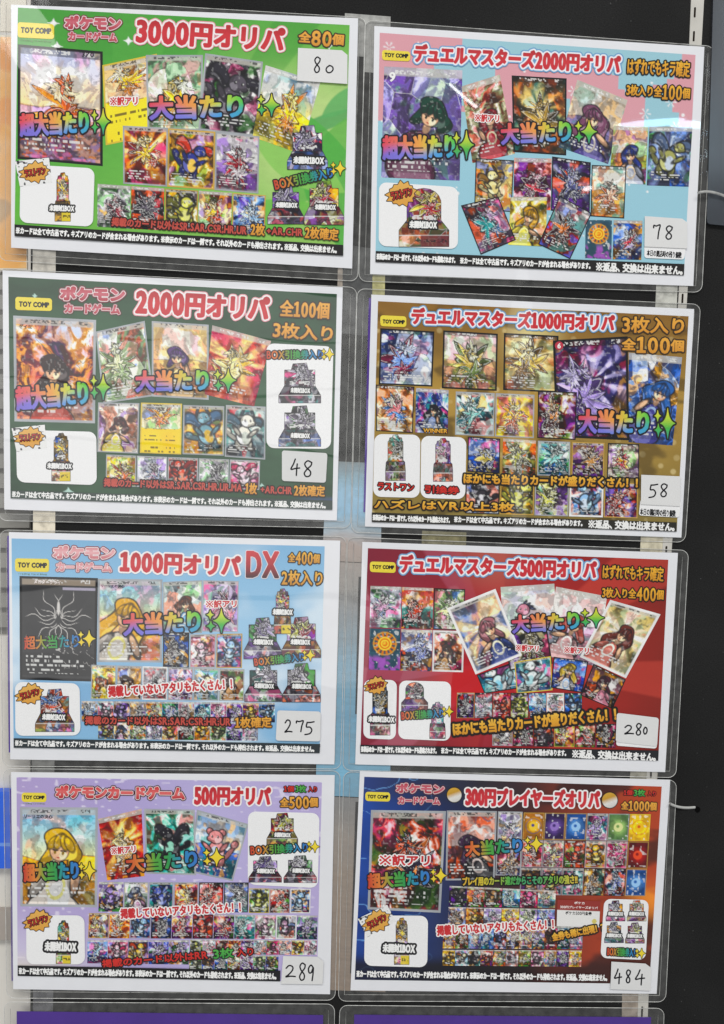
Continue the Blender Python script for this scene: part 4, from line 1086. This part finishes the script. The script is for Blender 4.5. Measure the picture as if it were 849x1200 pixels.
s.x('大当たり', 147, 1013, 232, 1006, 21.5, 'sloganh'); s.star(254, 1004.7, 8.5, 10.5, True)
s.panel([290.8, 951, 374.7, 953, 372.8, 1041, 290.5, 1037], 9)
s.box(313, 952, 349, 990, REDB, False, (321, 978.3, 341.5, 6.5)); s.box(292, 1003, 330, 1034, PURB, False, (300.5, 1020.6, 323, 6.5)); s.box(333, 1002, 371, 1034.5, GRYB, False, (342, 1020.2, 364, 6.5))
s.x(BOXW, 293, 996.8, 361.5, 993, 11.5, 'box'); s.star(369.3, 992.5, 5, 6.5, True)
s.x(MANY, 140.5, 1071.3, 283, 1063.2, 13, 'redw')
s.x('掲載のカード以外はRR', 119, 1130, 244, 1119, 10.5, 'bright'); s.x('3枚', 249.5, 1118.5, 274.5, 1116.5, 12.5, 'green'); s.x('入り', 277, 1117, 297.5, 1115, 10, 'bright')
s.panel([30.6, 1072.8, 99, 1073, 99.8, 1130.5, 31, 1130.5], 9)
s.box(65, 1079, 83.6, 1129.5, SLIM, True, (51, 1109, 91, 13)); s.burst(44.6, 1079.5, 15.5, 11, -.3)
s.foot([20.7, 1131.8, 328.7, 1137.8, 328.5, 1150.4, 20.7, 1144], '141416'); s.x(FOOT, 22, 1138.1, 324, 1144.4, 8, 'foot', 'footer_text')
sticker('white sticker with 289 written by hand on the lavender sheet', [(332, 1120.8), (372, 1121.6), (379.4, 1127.5), (378.3, 1154), (329.5, 1153.3)], [('2', 335, 1131.5, 346.5, 1145.5), ('8', 350, 1129, 359, 1149), ('9', 361, 1131, 368.5, 1149.5)], s.d+.0003)

# --- pastel checks, 2000
s = Sheet('laminated sheet with pastel pink and blue chequered print headed by a red 2000 yen price', [(428, 23.5), (837.5, 54), (823, 342.5), (420.7, 329.3)], [(439, 30), (826, 54.5), (813, 335), (434, 321)])  # in a clear sleeve, gloss coat for the front pane
def checks(U, V):
    r = np.random.default_rng(5)
    bu, bv = np.floor(U*46)/46, np.floor(V*34)/34
    n = noise(r, bu, bv, 9, 7)
    A = np.where((n > .47)[...,None], lin('dfa0aa'), lin('9ccbd8')); A = mix(A, lin('9ccede'), (bv > .36)*(1.0)*((bu < .93) | (bv > .5)))
    d = np.random.default_rng(6)
    for q in range(90):
        x, y, R = d.random(), d.random(), d.uniform(.002, .006)
        A = mix(A, np.ones(3)*.9, 1-sm(np.hypot(U-x, (V-y)*.72)-R, -.002, .002))
    for x, y in ((.85, .28), (.95, .33), (.62, .2), (.93, .22), (.03, .06), (.13, .05)):
        rr = np.hypot(U-x, (V-y)*.72); th = np.arctan2((V-y)*.72, U-x)
        A = mix(A, np.ones(3)*.85, (1-sm(rr, .016, .02))*sm(np.abs(np.cos(3*th)), .75, .95)*.8)
    return A
s.ground([(445.4, 38), (815.6, 64), (802, 322.4), (440.2, 306.6)], checks)
s.c([541, 101, 586, 87, 604, 180, 554, 191], 'p', '98a078,8c5c44,a83440,902c38,d0c8b0', 'n')
s.c([600, 88, 664.5, 91.5, 664, 182, 602, 178], 'f', '5c5038,3c3424,b89c58,6c5830,d8c080', 'k')
s.c([677, 93, 736, 117, 713, 192, 655, 172], 'p', 'b0a494,6c6484,5c5490,8c5c78,e0d8d0', 'n')
s.c([450.6, 77.5, 542.3, 82, 539, 211.5, 447, 207.6], 'p0', '5c5494,8c78b8,6c3c58,1c4c3c,b0acdc', 'n')
s.c([720, 147, 760, 148, 757, 216, 714, 213.5], 'p', 'e0b08c,c8885c,c8ccdc,3c4c9c,f0dcc4', 'n')
s.c([761.6, 148, 812, 148.5, 807.5, 218.6, 758.5, 217], 'f', '90a8c8,7c84b0,a8a870,5c6c88,d4dce8', 'n')
s.c([557.9, 185, 602.7, 187.6, 600, 248, 556, 246], 'f', 'd8c078,a88c4c,f0e4b0,8c6c3c,e8d8a0', 'k')
s.c([603, 184.5, 647, 185.5, 645.6, 246, 602, 246], 'f', '8c3440,6c2c44,c04454,5c2c48,d8a8b8', 'n')
s.c([647.5, 183, 692.8, 190, 691.5, 253.6, 646, 246.5], 'f', '4c4c74,2c2c44,6c70a0,3c3c5c,a8a8cc', 'k')
s.c([694, 193, 734.6, 194.8, 732, 255.8, 692.5, 253.2], 'f', 'e8dcc0,d8a868,f0c8b0,c87c58,fbf0e0', 'k')
s.c([598.8, 231, 641.6, 230.7, 640, 288.7, 596, 286.6], 'p', 'e8d878,8ca050,f0e078,e8b848,f4ecb0', 'n')
s.c([540.5, 240.5, 584.5, 230, 605, 281, 563.8, 298.3], 'f', '6c6478,4c3c50,48a0a0,3c6c98,a88cb0', 'k')
s.c([687, 257.7, 717.6, 257.7, 717, 303.5, 686, 302], 's', '2c4454,3c5c6c,d88838,f0d068,8c5c9c', 'n')
s.c([719.8, 257.7, 753.5, 258.5, 752, 304.3, 718.5, 303.5], 'f', '4c6c90,5c4c78,c04858,a89cc0,c8d4e4', 'n')
s.c([656.4, 229.3, 694, 249.6, 668.6, 303.5, 631, 286], 'f', 'a82430,8c1c28,c87840,402028,88b0b8', 'k')
s.x('9', 456.5, 89.5, 463.5, 90, 11, 'foot', 'small_text')
s.badge([448, 58, 481, 60, 481, 71.6, 448, 70], (451, 63.8, 478.7, 65.4, 4.8))
s.x(MASTER+'2000円オリパ', 483.5, 61.5, 729.5, 75.5, 24, 'titleb', 'title_text')
s.x('はずれでもキラ確定', 735, 77, 810, 81, 20, 'countk', 'count_text'); s.x([('3枚入り', .85), ('全', .85), ('100', 1.3), ('個', .85)], 734, 105, 810, 109.5, 18.5, 'countk', 'count_text')
s.x('※訳アリ', 556.5, 137.5, 586, 138.7, 10, 'redw')
s.x('超大当たり', 447.5, 173, 534.5, 171, 29, 'slogan'); s.star(547, 169.5, 8.5, 16.5)
s.x('大当たり', 586.5, 157, 670.5, 153, 26, 'slogan'); s.star(690.7, 154, 9, 13.5)
s.panel([444.6, 213, 537.5, 219, 537, 291.8, 444, 288], 9)
s.box(468, 220.5, 526.3, 288.7, 'a02c34,b8a858,4c6c3c,6c2430', False, (479, 262.5, 513.5, 10), True); s.burst(471, 227, 16.5, 13, -.25)
s.panel([755.9, 275, 806, 278, 802.3, 304, 755.5, 302], 3); s.x('本日の開店時の残り個数', 758.5, 296, 799.5, 299, 7.5, 'black', 'small_text')
s.foot([440.7, 293.9, 802.6, 309.2, 802, 322.4, 440.2, 306.8]); s.x(F1, 441.5, 300.3, 534, 304.6, 7.5, 'foot', 'footer_text'); s.x(F2, 539.5, 305, 692.5, 311.3, 7.8, 'foot', 'footer_text'); s.x(F3, 699, 312, 800.5, 316.8, 10.5, 'foot', 'footer_text')
sticker('white sticker with 78 written by hand on the pastel chequered sheet', [(756.2, 253), (800, 256), (806, 260.5), (806, 291), (755.7, 288.7)], [('7', 766.5, 263, 774.5, 279.5), ('8', 779.5, 264.5, 789.5, 280)], s.d+.0003)

# --- brown and gold, 1000
s = Sheet('laminated sheet with brown gold print headed by a red 1000 yen price', [(419, 338), (821.5, 356.5), (803.5, 635.5), (412, 624)], [(435.5, 345), (814, 362), (799, 630), (428, 617)],  # in a clear sleeve, gloss coat for the front pane
          [(432.5, 349), (444, 349), (438, 600), (426.2, 600)])
def gold(U, V):
    r = np.random.default_rng(7)
    A = ramp(['8c6424', '94702c', 'b08c3c', 'a8883c', '947c38', '8c7a3c'], V)*(.7+.6*fbm(r, U, V, 5, 3))[...,None]
    A = mix(A, lin('e8d890'), (1-sm(np.hypot(U-.5, (V-.12)*.5), .0, .14))*.8)
    d = np.random.default_rng(17)
    for q in range(130):
        x, y, k = d.random(), d.random(), d.uniform(.002, .011)
        A = mix(A, lin('f0dca0'), (1-sm(np.hypot(U-x, (V-y)*.72)-k, -.003, .003))*d.uniform(.15, .6))
    A = mix(A, lin('3c2c14'), sm(fbm(r, U, V, 9, 3), .56, .7)*.6)
    return A
s.ground([(443.3, 352.8), (807.5, 370.5), (793.5, 623), (436, 611.6)], gold)
s.c([446, 384.4, 509.4, 388.3, 507, 453, 444, 450.5], 'd0', 'a8b4d0,3c549c,7c94cc,8c2450,d4dcf0', 'k')
s.c([519.8, 387, 583.8, 391, 582.5, 458, 518, 455], 'f', 'b0c0a0,a0a468,e0c878,6c7c4c,e4e4c8', 'k')
s.c([591, 390, 655, 393.4, 654, 460, 590, 457], 'f', 'd8c490,b89c5c,e8cc80,8c6c3c,f4e8c0', 'k')
s.c([737.3, 413, 800, 418.5, 788.6, 522, 737, 518], 'p', '3c5c94,5c4c58,4c4c90,4c7cc0,a8bcd8', 'n')
s.c([648.3, 398.8, 736, 394, 738, 516, 652, 512], 'd1', '44407c,2c2454,a898cc,5c4880,d0c8ec', 'k')
s.grid([534, 458, 627.3, 462, 626.5, 514, 533, 510], 2, 1, 'ftes fyes')
s.c([440.7, 450.5, 486, 453, 484, 507.5, 441, 505], 'f', 'f0e0c0,e8b068,d88c90,5c8cc8,fbf4e4', 'k')
s.c([488, 454.5, 526, 457, 525, 508.5, 487, 506.5], 'p', '3c4c98,2c3468,8c98b0,20202c,a0b0d8', 'n')
s.x('WINNER', 496, 504.2, 525, 505.3, 5.5, 'goldk', 'small_text')
s.c([631, 458, 676.6, 459.5, 675, 515.5, 630, 513], 'f', 'a03838,5c2428,c88c58,4c2c30,c8b890', 'k')
s.c([548.8, 511.6, 586.6, 514, 586, 555, 548, 552.5], 'f', '5c78b0,2c3c78,d8c878,4c5c98,c8d4f0', 'k')
s.c([590, 513.7, 628.6, 516.3, 627.5, 558, 589, 555], 'f', 'ol', 'n')
s.c([630.8, 516.4, 668.6, 517.8, 668, 558, 630, 557], 'f', 'te', 's')
s.c([671, 517.8, 709, 519, 708, 560, 670, 558.5], 'f', 'br', 'g')
s.c([713, 519, 749.5, 520.5, 749.5, 561, 711.7, 559.5], 'f', 'e8dcc8,c8a8b0,e0a848,c04c58,f8f0e8', 'k')
s.grid([546, 556, 749, 566, 748, 608, 545, 602], 5, 1, 'fbwk folg fols fblw frdg')
shape(s.t, 'cost_mark', [(655.7+5*math.cos(a), 405+5*math.sin(a)) for a in np.linspace(0, 6.2832, 20)[:-1]], solid('c03448'), s.up(), 0, [], .35); s.x('6', 653.8, 405, 657.6, 405.2, 6, 'foot', 'small_text')
s.badge([446, 369.2, 476.5, 370.6, 476.5, 383.2, 446, 382], (448.8, 376.4, 474.6, 377.4, 4.6))
s.x(MASTER+'1000円オリパ', 481, 370, 722.5, 378.5, 22, 'titleb', 'title_text')
s.x('3枚入り', 729, 380, 803, 382, 20, 'count', 'count_text'); s.x([('全', .8), ('100', 1.2), ('個', .8)], 728.5, 403.5, 803, 405.5, 20, 'count', 'count_text')
s.x('大当たり', 677.5, 493.5, 762, 495, 29, 'slogan'); s.star(783, 496, 8.5, 17.5)
s.panel([439, 508.5, 493, 509.5, 492, 583.5, 437.5, 582], 9); s.panel([494, 510.5, 547, 512.5, 545.5, 585, 493, 583.5], 9)
s.box(451, 509.5, 476.5, 563, 'a09c88,3c3830,c89c58', True); s.box(507, 513.5, 532, 564, '8c8078,c88ca8,b84838', True)
s.x('ラストワン', 442.5, 569.5, 486, 571.5, 9.5, 'bright'); s.x('引換券', 497.5, 573, 539, 575, 10, 'bright')
s.x(ALSO, 542.5, 560.5, 749, 566, 13.5, 'goldk'); s.x('ハズレはVR以上3枚', 438, 590.7, 604, 594.3, 12, 'goldk')
s.panel([751, 585, 799, 588, 796.5, 606.5, 749, 604], 3); s.x('本日の開店時の残り個数', 750.5, 599.5, 792.5, 602, 8, 'black', 'small_text')
s.foot([436, 600.5, 793.5, 612.2, 793.5, 623, 436, 611.8], '2a2822'); s.x(F1, 437, 606.3, 527.5, 609.6, 7.2, 'foot', 'footer_text'); s.x(F2, 532.5, 608.5, 683, 613.2, 7.4, 'foot', 'footer_text'); s.x(F3, 690, 613.8, 791, 617.6, 10, 'foot', 'footer_text')
sticker('white sticker with 58 written by hand on the brown gold sheet', [(752, 556.3), (798, 558.2), (797.5, 593.3), (751.6, 591)], [('5', 760.5, 567.5, 771.5, 583), ('8', 773.5, 567, 783.5, 582)], s.d+.0003)

# --- red, 500
s = Sheet('laminated sheet with deep red print headed by a white outlined 500 yen price', [(407.5, 629.5), (807.5, 645), (792.5, 911.5), (402, 902.8)], [(425, 635), (795, 648), (780, 905), (416.5, 896)])  # in a clear sleeve, gloss coat for the front pane
def red(U, V):
    r = np.random.default_rng(9)
    A = ramp(['9c2840', '982030', 'a81a24', 'a8221c', '9c281c'], U)*(1.0-.35*sm(np.hypot(U-.45, V-.5), .3, .75))[...,None]
    th = np.arctan2(V-.55, U-.45); A = mix(A, lin('d84838'), sm(np.sin(th*7+1), .3, .5)*.45*sm(U, .2, .6)); A = mix(A, lin('bc5870'), sm(np.sin(th*9), .5, .7)*.5*(1-sm(U, .2, .5)))
    A = mix(A, lin('d0141c'), (1-sm(np.hypot(U-.36, V-.66), .05, .2))*.9); A = mix(A, lin('c06858'), (1-sm(np.hypot(U-.42, V-.05), .02, .2))*.6)
    return A*(.92+.16*fbm(r, U, V, 8, 2))[...,None]
s.ground([(431.5, 642.4), (783.7, 656), (771.9, 891.6), (422.4, 883)], red)
s.grid([434, 686, 546, 690, 543.5, 788.5, 432, 785.5], 3, 2, 'fwhn frdn fgrk ssnn fnvn pbrw')
s.c([559, 791, 602, 776, 614, 806, 568, 813], 'f', '5cb0d8,2c6cac,d8f0f8,8c4c80,a8e0f4', 'k')
s.c([587, 688, 650, 684, 655, 770, 592, 775], 'f', 'd0d0dc,a8a8c0,d8a0b0,8c90b8,f0f0f8', 'n')
s.c([652, 687.5, 712, 699, 699, 781, 640, 768], 'p', 'dcd8d4,b0b4c0,d0a8a8,b86058,f4f0ec', 'n')
s.c([588, 735, 640, 728, 648, 778, 598, 786], 'f', '4c4c3c,2c2c24,8c7c4c,5c5038,a8a080', 'k')
s.c([524, 713, 581, 690, 612, 768, 557.7, 790.5], 'p', 'f0d8a8,a8b8d8,4c5c98,c08890,f4f0d8', 'w')
s.c([715.5, 703, 774.7, 720, 734, 795, 680, 770], 'p', 'f0dcc8,c8d0a8,c87c70,7c4038,f0f0e4', 'w')
s.c([603, 776, 646, 769, 648, 809, 606, 813], 'f', '78c0c8,4c5c98,e8f0f0,2c3468,c0e4e8', 'y')
s.c([695.9, 778, 733.9, 796.5, 718.4, 831, 681, 815], 'p', '4c2c34,2c1a20,d898a8,5c2c3c,8c6470', 'k')
s.c([649.4, 769.7, 690, 775.3, 683, 812, 646, 806], 'p', '4c78c8,2c3c88,e8e8f0,d8c060,a8c8f0', 'k')
s.grid([535.7, 811.5, 682.6, 812, 683, 842, 535, 842], 7, 1, 'fdkg fwhk frdk folk fblk fwhw fblk')
s.grid([577, 852, 722.6, 848, 722, 877, 577, 874.3], 6, 1, 'fbws fbkk fdkk forg frdk fbkk')
s.badge([433.8, 658, 464, 659, 464, 671.5, 433.8, 670.3], (436.7, 664.2, 462.2, 665, 4.4))
s.x(MASTER+'500円オリパ', 467, 660.5, 701.5, 668, 24, 'titleb', 'title_text')
s.x('はずれでもキラ確定', 706, 669.8, 779, 673.2, 18, 'countk', 'count_text'); s.x([('3枚入り', .85), ('全', .85), ('400', 1.3), ('個', .85)], 705.5, 694.5, 779, 697.5, 17, 'countk', 'count_text')
s.x('※訳アリ', 604.5, 759, 632, 760.3, 8.5, 'redw'); s.x('※訳アリ', 661, 761.5, 691, 763, 8.5, 'redw')
s.x('大当たり', 599.5, 732, 680, 726.5, 22, 'slogan'); s.star(699, 724, 9.5, 11.5)
s.panel([426.8, 796.6, 465.5, 797, 464, 867, 426, 865.5], 8); s.panel([468.3, 797.5, 529, 799, 528, 868.5, 467, 866], 8)
s.box(433, 801, 458.5, 861.5, '4c5458,a8986c,2c3840', True, (431, 842.5, 463.5, 8.5)); s.burst(441, 803.5, 12.5, 9, -.25)
s.box(471, 800, 501.5, 833, '3c3448,8c5c68,5c4868', False, None, True); s.box(503, 823, 523, 865.5, '8c6c90,c8a0b8,6c4878', True)
s.x(BOXW, 470, 839, 520.5, 835.8, 11, 'box'); s.star(526.8, 834, 4.5, 6, True)
s.x(ALSO, 529.5, 855.2, 724, 836.8, 17.5, 'goldk')
s.panel([723.5, 856, 771, 859, 770, 877.5, 722.5, 874], 3)
s.foot([422.4, 873, 772.4, 879.7, 771.9, 891.6, 422.4, 883.2], '1e2024'); s.x(F1, 423.2, 878.1, 512, 880, 7.2, 'foot', 'footer_text'); s.x(F2, 517.2, 879.7, 664, 882.6, 7.4, 'foot', 'footer_text'); s.x(F3, 671, 883.3, 769, 887.4, 10, 'foot', 'footer_text')
sticker('white sticker with 280 written by hand on the deep red sheet', rounded([(723.5, 835.5), (772.7, 841.5), (770.5, 875), (722, 869.5)], 3), [('2', 732.5, 850, 743, 860.5), ('8', 745, 848, 748.8+4, 861.5), ('0', 751.5+3, 852, 757.5+1.5, 860.5)], s.d+.0003)

# --- navy and fire, 300
s = Sheet('laminated sheet with navy and fiery brown print headed by a red 300 yen price', [(403, 904.5), (793.5, 914.5), (780.5, 1174.5), (396.7, 1173.6)], [(422, 903.8), (786, 914), (770, 1165), (411, 1161)])  # in a clear sleeve, gloss coat for the front pane
def fire(U, V):
    r = np.random.default_rng(10)
    n = fbm(r, U, V, 4, 4)
    A = ramp(['1c4cac', '203c7c', '2c2838', '4a2420', '5c2820', '6c3020'], U+.12*(n-.5)); A = A*(.3+1.0*n)[...,None]
    A = mix(A, lin('2c2a30'), (1-sm(V, .06, .14))*(1-sm(U, .3, .8))*.5)
    A = mix(A, lin('f89028'), sm(U, .84, 1.0)*(1-sm(np.abs(V-.56+.1*(n-.5)), .0, .14))); A = mix(A, lin('c84820'), sm(U, .5, .95)*sm(n, .46, .6)*.75)
    l = np.abs(fbm(r, U, V, 6, 3)-.5); A = mix(A, lin('78b4f4'), (1-sm(l, .002, .014))*(1-sm(U, .1, .3))*.7)
    return mix(A, lin('141214'), sm(V, .86, .93)*(1-sm(U, .55, .75)*.6)*.9)
s.ground([(427.2, 910.5), (776, 922), (761.5, 1153.5), (416, 1148.5)], fire)
s.c([435, 949.4, 523, 950.7, 516.6, 1070, 431, 1066], 'f3', '5c2430,3c3420,241c30,d88028,c85c28', 's')
s.c([524, 950, 582.7, 950.7, 580, 1031.5, 522.5, 1032], 'p', '7c3844,543038,28262c,4c3050,d0c4c0', 's')
s.c([584, 951, 613, 951.5, 611.5, 994.5, 583, 993.8], 'f', 'wh', 's'); s.c([582, 995.5, 611.5, 996.5, 610.5, 1027, 581, 1026], 'f', 'br', 's')
s.grid([614, 952, 763.5, 954, 757, 1051, 609, 1049], 6, 3, 'egdg epug eblg fpus egrs eyey frds fmxs frdk fyes fmgs erdg fbrs fmxs ftes fbrk fnvk eblg')
s.grid([527, 1038, 652, 1044, 651, 1064.5, 526, 1062.5], 6, 1, 'fbkn frd fbr fte fmg fmx')
s.grid([525.7, 1063, 651, 1065.5, 650, 1086, 525, 1083], 6, 1, 'fbr for fwh fye fgr fbl')
s.grid([519.7, 1083.5, 683.6, 1086, 683, 1113, 519, 1112], 11, 1, 'for fbr fsk fbl fnv fbr fmx fpu fbr fnv fwh')
s.grid([519, 1113.2, 682.5, 1114, 681.5, 1133.5, 518.5, 1132], 11, 1, 'fye fsk fdk frd fgr fwh fol fpk fmx fdk fye')
s.badge([428.5, 928, 457.5, 928.8, 457.5, 939.6, 428.5, 938.8], (431, 933.6, 455.5, 934.2, 4.2))
s.x('ポケモン', 464, 923.5, 521.5, 925, 12, 'logo', 'logo_text'); s.x('カードゲーム', 466.5, 938, 516.5, 939, 9.5, 'logo', 'logo_text')
for cx, cy, R in ((532.7, 931.8, 8.5), (715, 938, 9)):
    o = shape(s.t, 'printed_disc', [(cx+R*math.cos(a), cy+R*math.sin(a)) for a in np.linspace(0, 6.2832, 24, endpoint=False)], lambda x, y: ramp(['d8a838', 'c89830', 'e4e2dc', 'd4d2cc'], y+.35*(x-.5)), s.up(), 0, [(.9, '24211e')], .4)
s.x([('300', 1), ('円', 1), ('プレイヤーズオリパ', 1)], 545, 933.5, 704.5, 937.2, 22.5, 'titlew', 'title_text')
s.x('1個', 731, 929, 742, 929.2, 6.5, 'bright', 'count_text'); s.x('3枚', 743, 929.2, 757, 929.6, 8.5, 'green', 'count_text'); s.x('入り', 759, 930, 769.5, 930.3, 6, 'bright', 'count_text')
s.x([('全', .85), ('1000', 1.15), ('個', .85)], 728, 944.3, 770.5, 945.5, 12.5, 'count', 'count_text')
s.x('※訳アリ', 444, 1008, 504.5, 1008.6, 13.5, 'redw')
s.x('超大当たり', 430.5, 1033, 504, 1028.2, 18.5, 'sloganh'); s.star(517, 1026.4, 6.5, 8.5, True)
s.x('大当たり', 544.5, 995.5, 613, 990.3, 18, 'sloganh'); s.star(629, 989.4, 7.5, 9, True)
s.x('プレイ用のカード達だからこそのアタリの強さ!!', 541.5, 1033.3, 678, 1030.8, 11.5, 'play')
s.x(MANY, 511.5, 1091, 650, 1083.2, 13, 'redw')
q = np.array([(653.7, 1054.3), (704, 1056.4), (702.6, 1087), (652.8, 1085.7)])
U, V = np.meshgrid(np.linspace(0, 1, 60), np.linspace(0, 1, 60))
d = s.up(); s.up(); v = picture(s.t, 'voucher_picture', q, mix(mix(np.ones((60, 60, 3))*lin('ecebe8'), lin('98332c'), 1-sm(V, .385, .395)), lin('d8c850'), (np.hypot((U-.88)*1.6, V-.78) < .09)*.9), d)
text(v, 'ポケカ', 673.5, 1058.2, 685.5, 1058.7, 3, 'bandw', d+.00002, 'voucher_text'); text(v, '300円プレイヤーズオリパ', 657, 1063, 701, 1064.4, 3.2, 'bandw', d+.00002, 'voucher_text'); text(v, 'ポケカ500円金券', 663, 1070, 694, 1071, 4.2, 'black', d+.00002, 'voucher_text')
s.x('金券も稀に出現！？', 646.5, 1099, 709, 1086.5, 11, 'goldk')
s.panel([708.5, 1053.5, 761, 1055, 757, 1125.3, 704, 1123], 8)
for k, (a, b, pal) in enumerate(((710.8, 1055, PURB), (735.5, 1055, REDB), (709, 1080.4, PURB), (733.5, 1081, REDB))): s.box(a, b, a+22, b+24.5, pal, False, (a+1.5, b+15.8, a+20.5, 5.5))
s.x(BOXW, 711.5, 1115.2, 747.5, 1117, 10.5, 'box'); s.star(752.5, 1117.5, 4, 5.5, True)
s.panel([428, 1073, 502, 1073.5, 501, 1134, 427, 1132], 9)
s.box(461.5, 1076, 480.5, 1130.5, SLIM, True, (447.5, 1111, 488, 12)); s.burst(442, 1080, 15.5, 11, -.5, [(419.4, 1077), (454, 1060.5), (464, 1080), (431, 1098.7)])
s.x(FOOT, 418, 1141.4, 712, 1146.2, 8, 'foot', 'footer_text')
sticker('white sticker with 484 written by hand on the navy sheet', [(717, 1127.4), (757, 1129.7), (763.6, 1134.5), (762.8, 1161.4), (715.8, 1159.6)], [('4', 720.5, 1136, 729, 1153), ('8', 733.5, 1137, 740, 1152), ('4', 745, 1137, 756, 1154.5)], s.d+.0003)

# --- two purple sheets cut off by the lower edge of the picture
s = Sheet('plain purple sheet hanging below the lavender sheet, its top edge alone in view', [(5, 1174.5), (392.5, 1177), (388, 1440), (7, 1440)], [(19.5, 1185.5), (379, 1190), (375, 1432), (20, 1430)], None, True)
s = Sheet('plain purple sheet hanging below the navy sheet, its top edge alone in view', [(398.5, 1178.5), (779, 1182), (768, 1445), (393, 1443)], [(415.5, 1189.5), (763.6, 1192.5), (754, 1436), (410, 1434)], None, True)

# ------------------------------------------------------------- cable ties
TIE = plain('white_nylon', '#b9b9b6', .4, .4)
CTIE = clear('clear_nylon', '#ffffff', .5, '#c9c9c6', .2)
def bez(a, b, c, n=14):
    a, b, c = map(np.array, (a, b, c)); return [(1-t)**2*a+2*t*(1-t)*b+t*t*c for t in np.linspace(0, 1, n)]
px = bez((784.5, 941), (797, 949.5), (817.5, 948.5)); P = wall(px, .004); P[:,1] += np.linspace(-.001, .0042, len(P))
t = thing('cable_tie', 'short white cable tie from the navy sheet into a hole in the board', 'cable tie', P[0], 'cable ties')
tube('strap', P, .0014, TIE, t, flat=.45)
slab('hole', [(818+3.2*math.cos(a), 949+3.6*math.sin(a)) for a in np.linspace(0, 6.28, 14, endpoint=False)], .0001, .0003, plain('hole_dark', '#060606', .9, .1), t)
px = bez((818, 226), (832, 221), (853, 231)); P = wall(px, .006)
t = thing('cable_tie', 'clear cable tie arching over the grey plate beside the pastel chequered sheet', 'cable tie', P[0], 'cable ties')
tube('strap', P, .0013, CTIE, t, flat=.5)
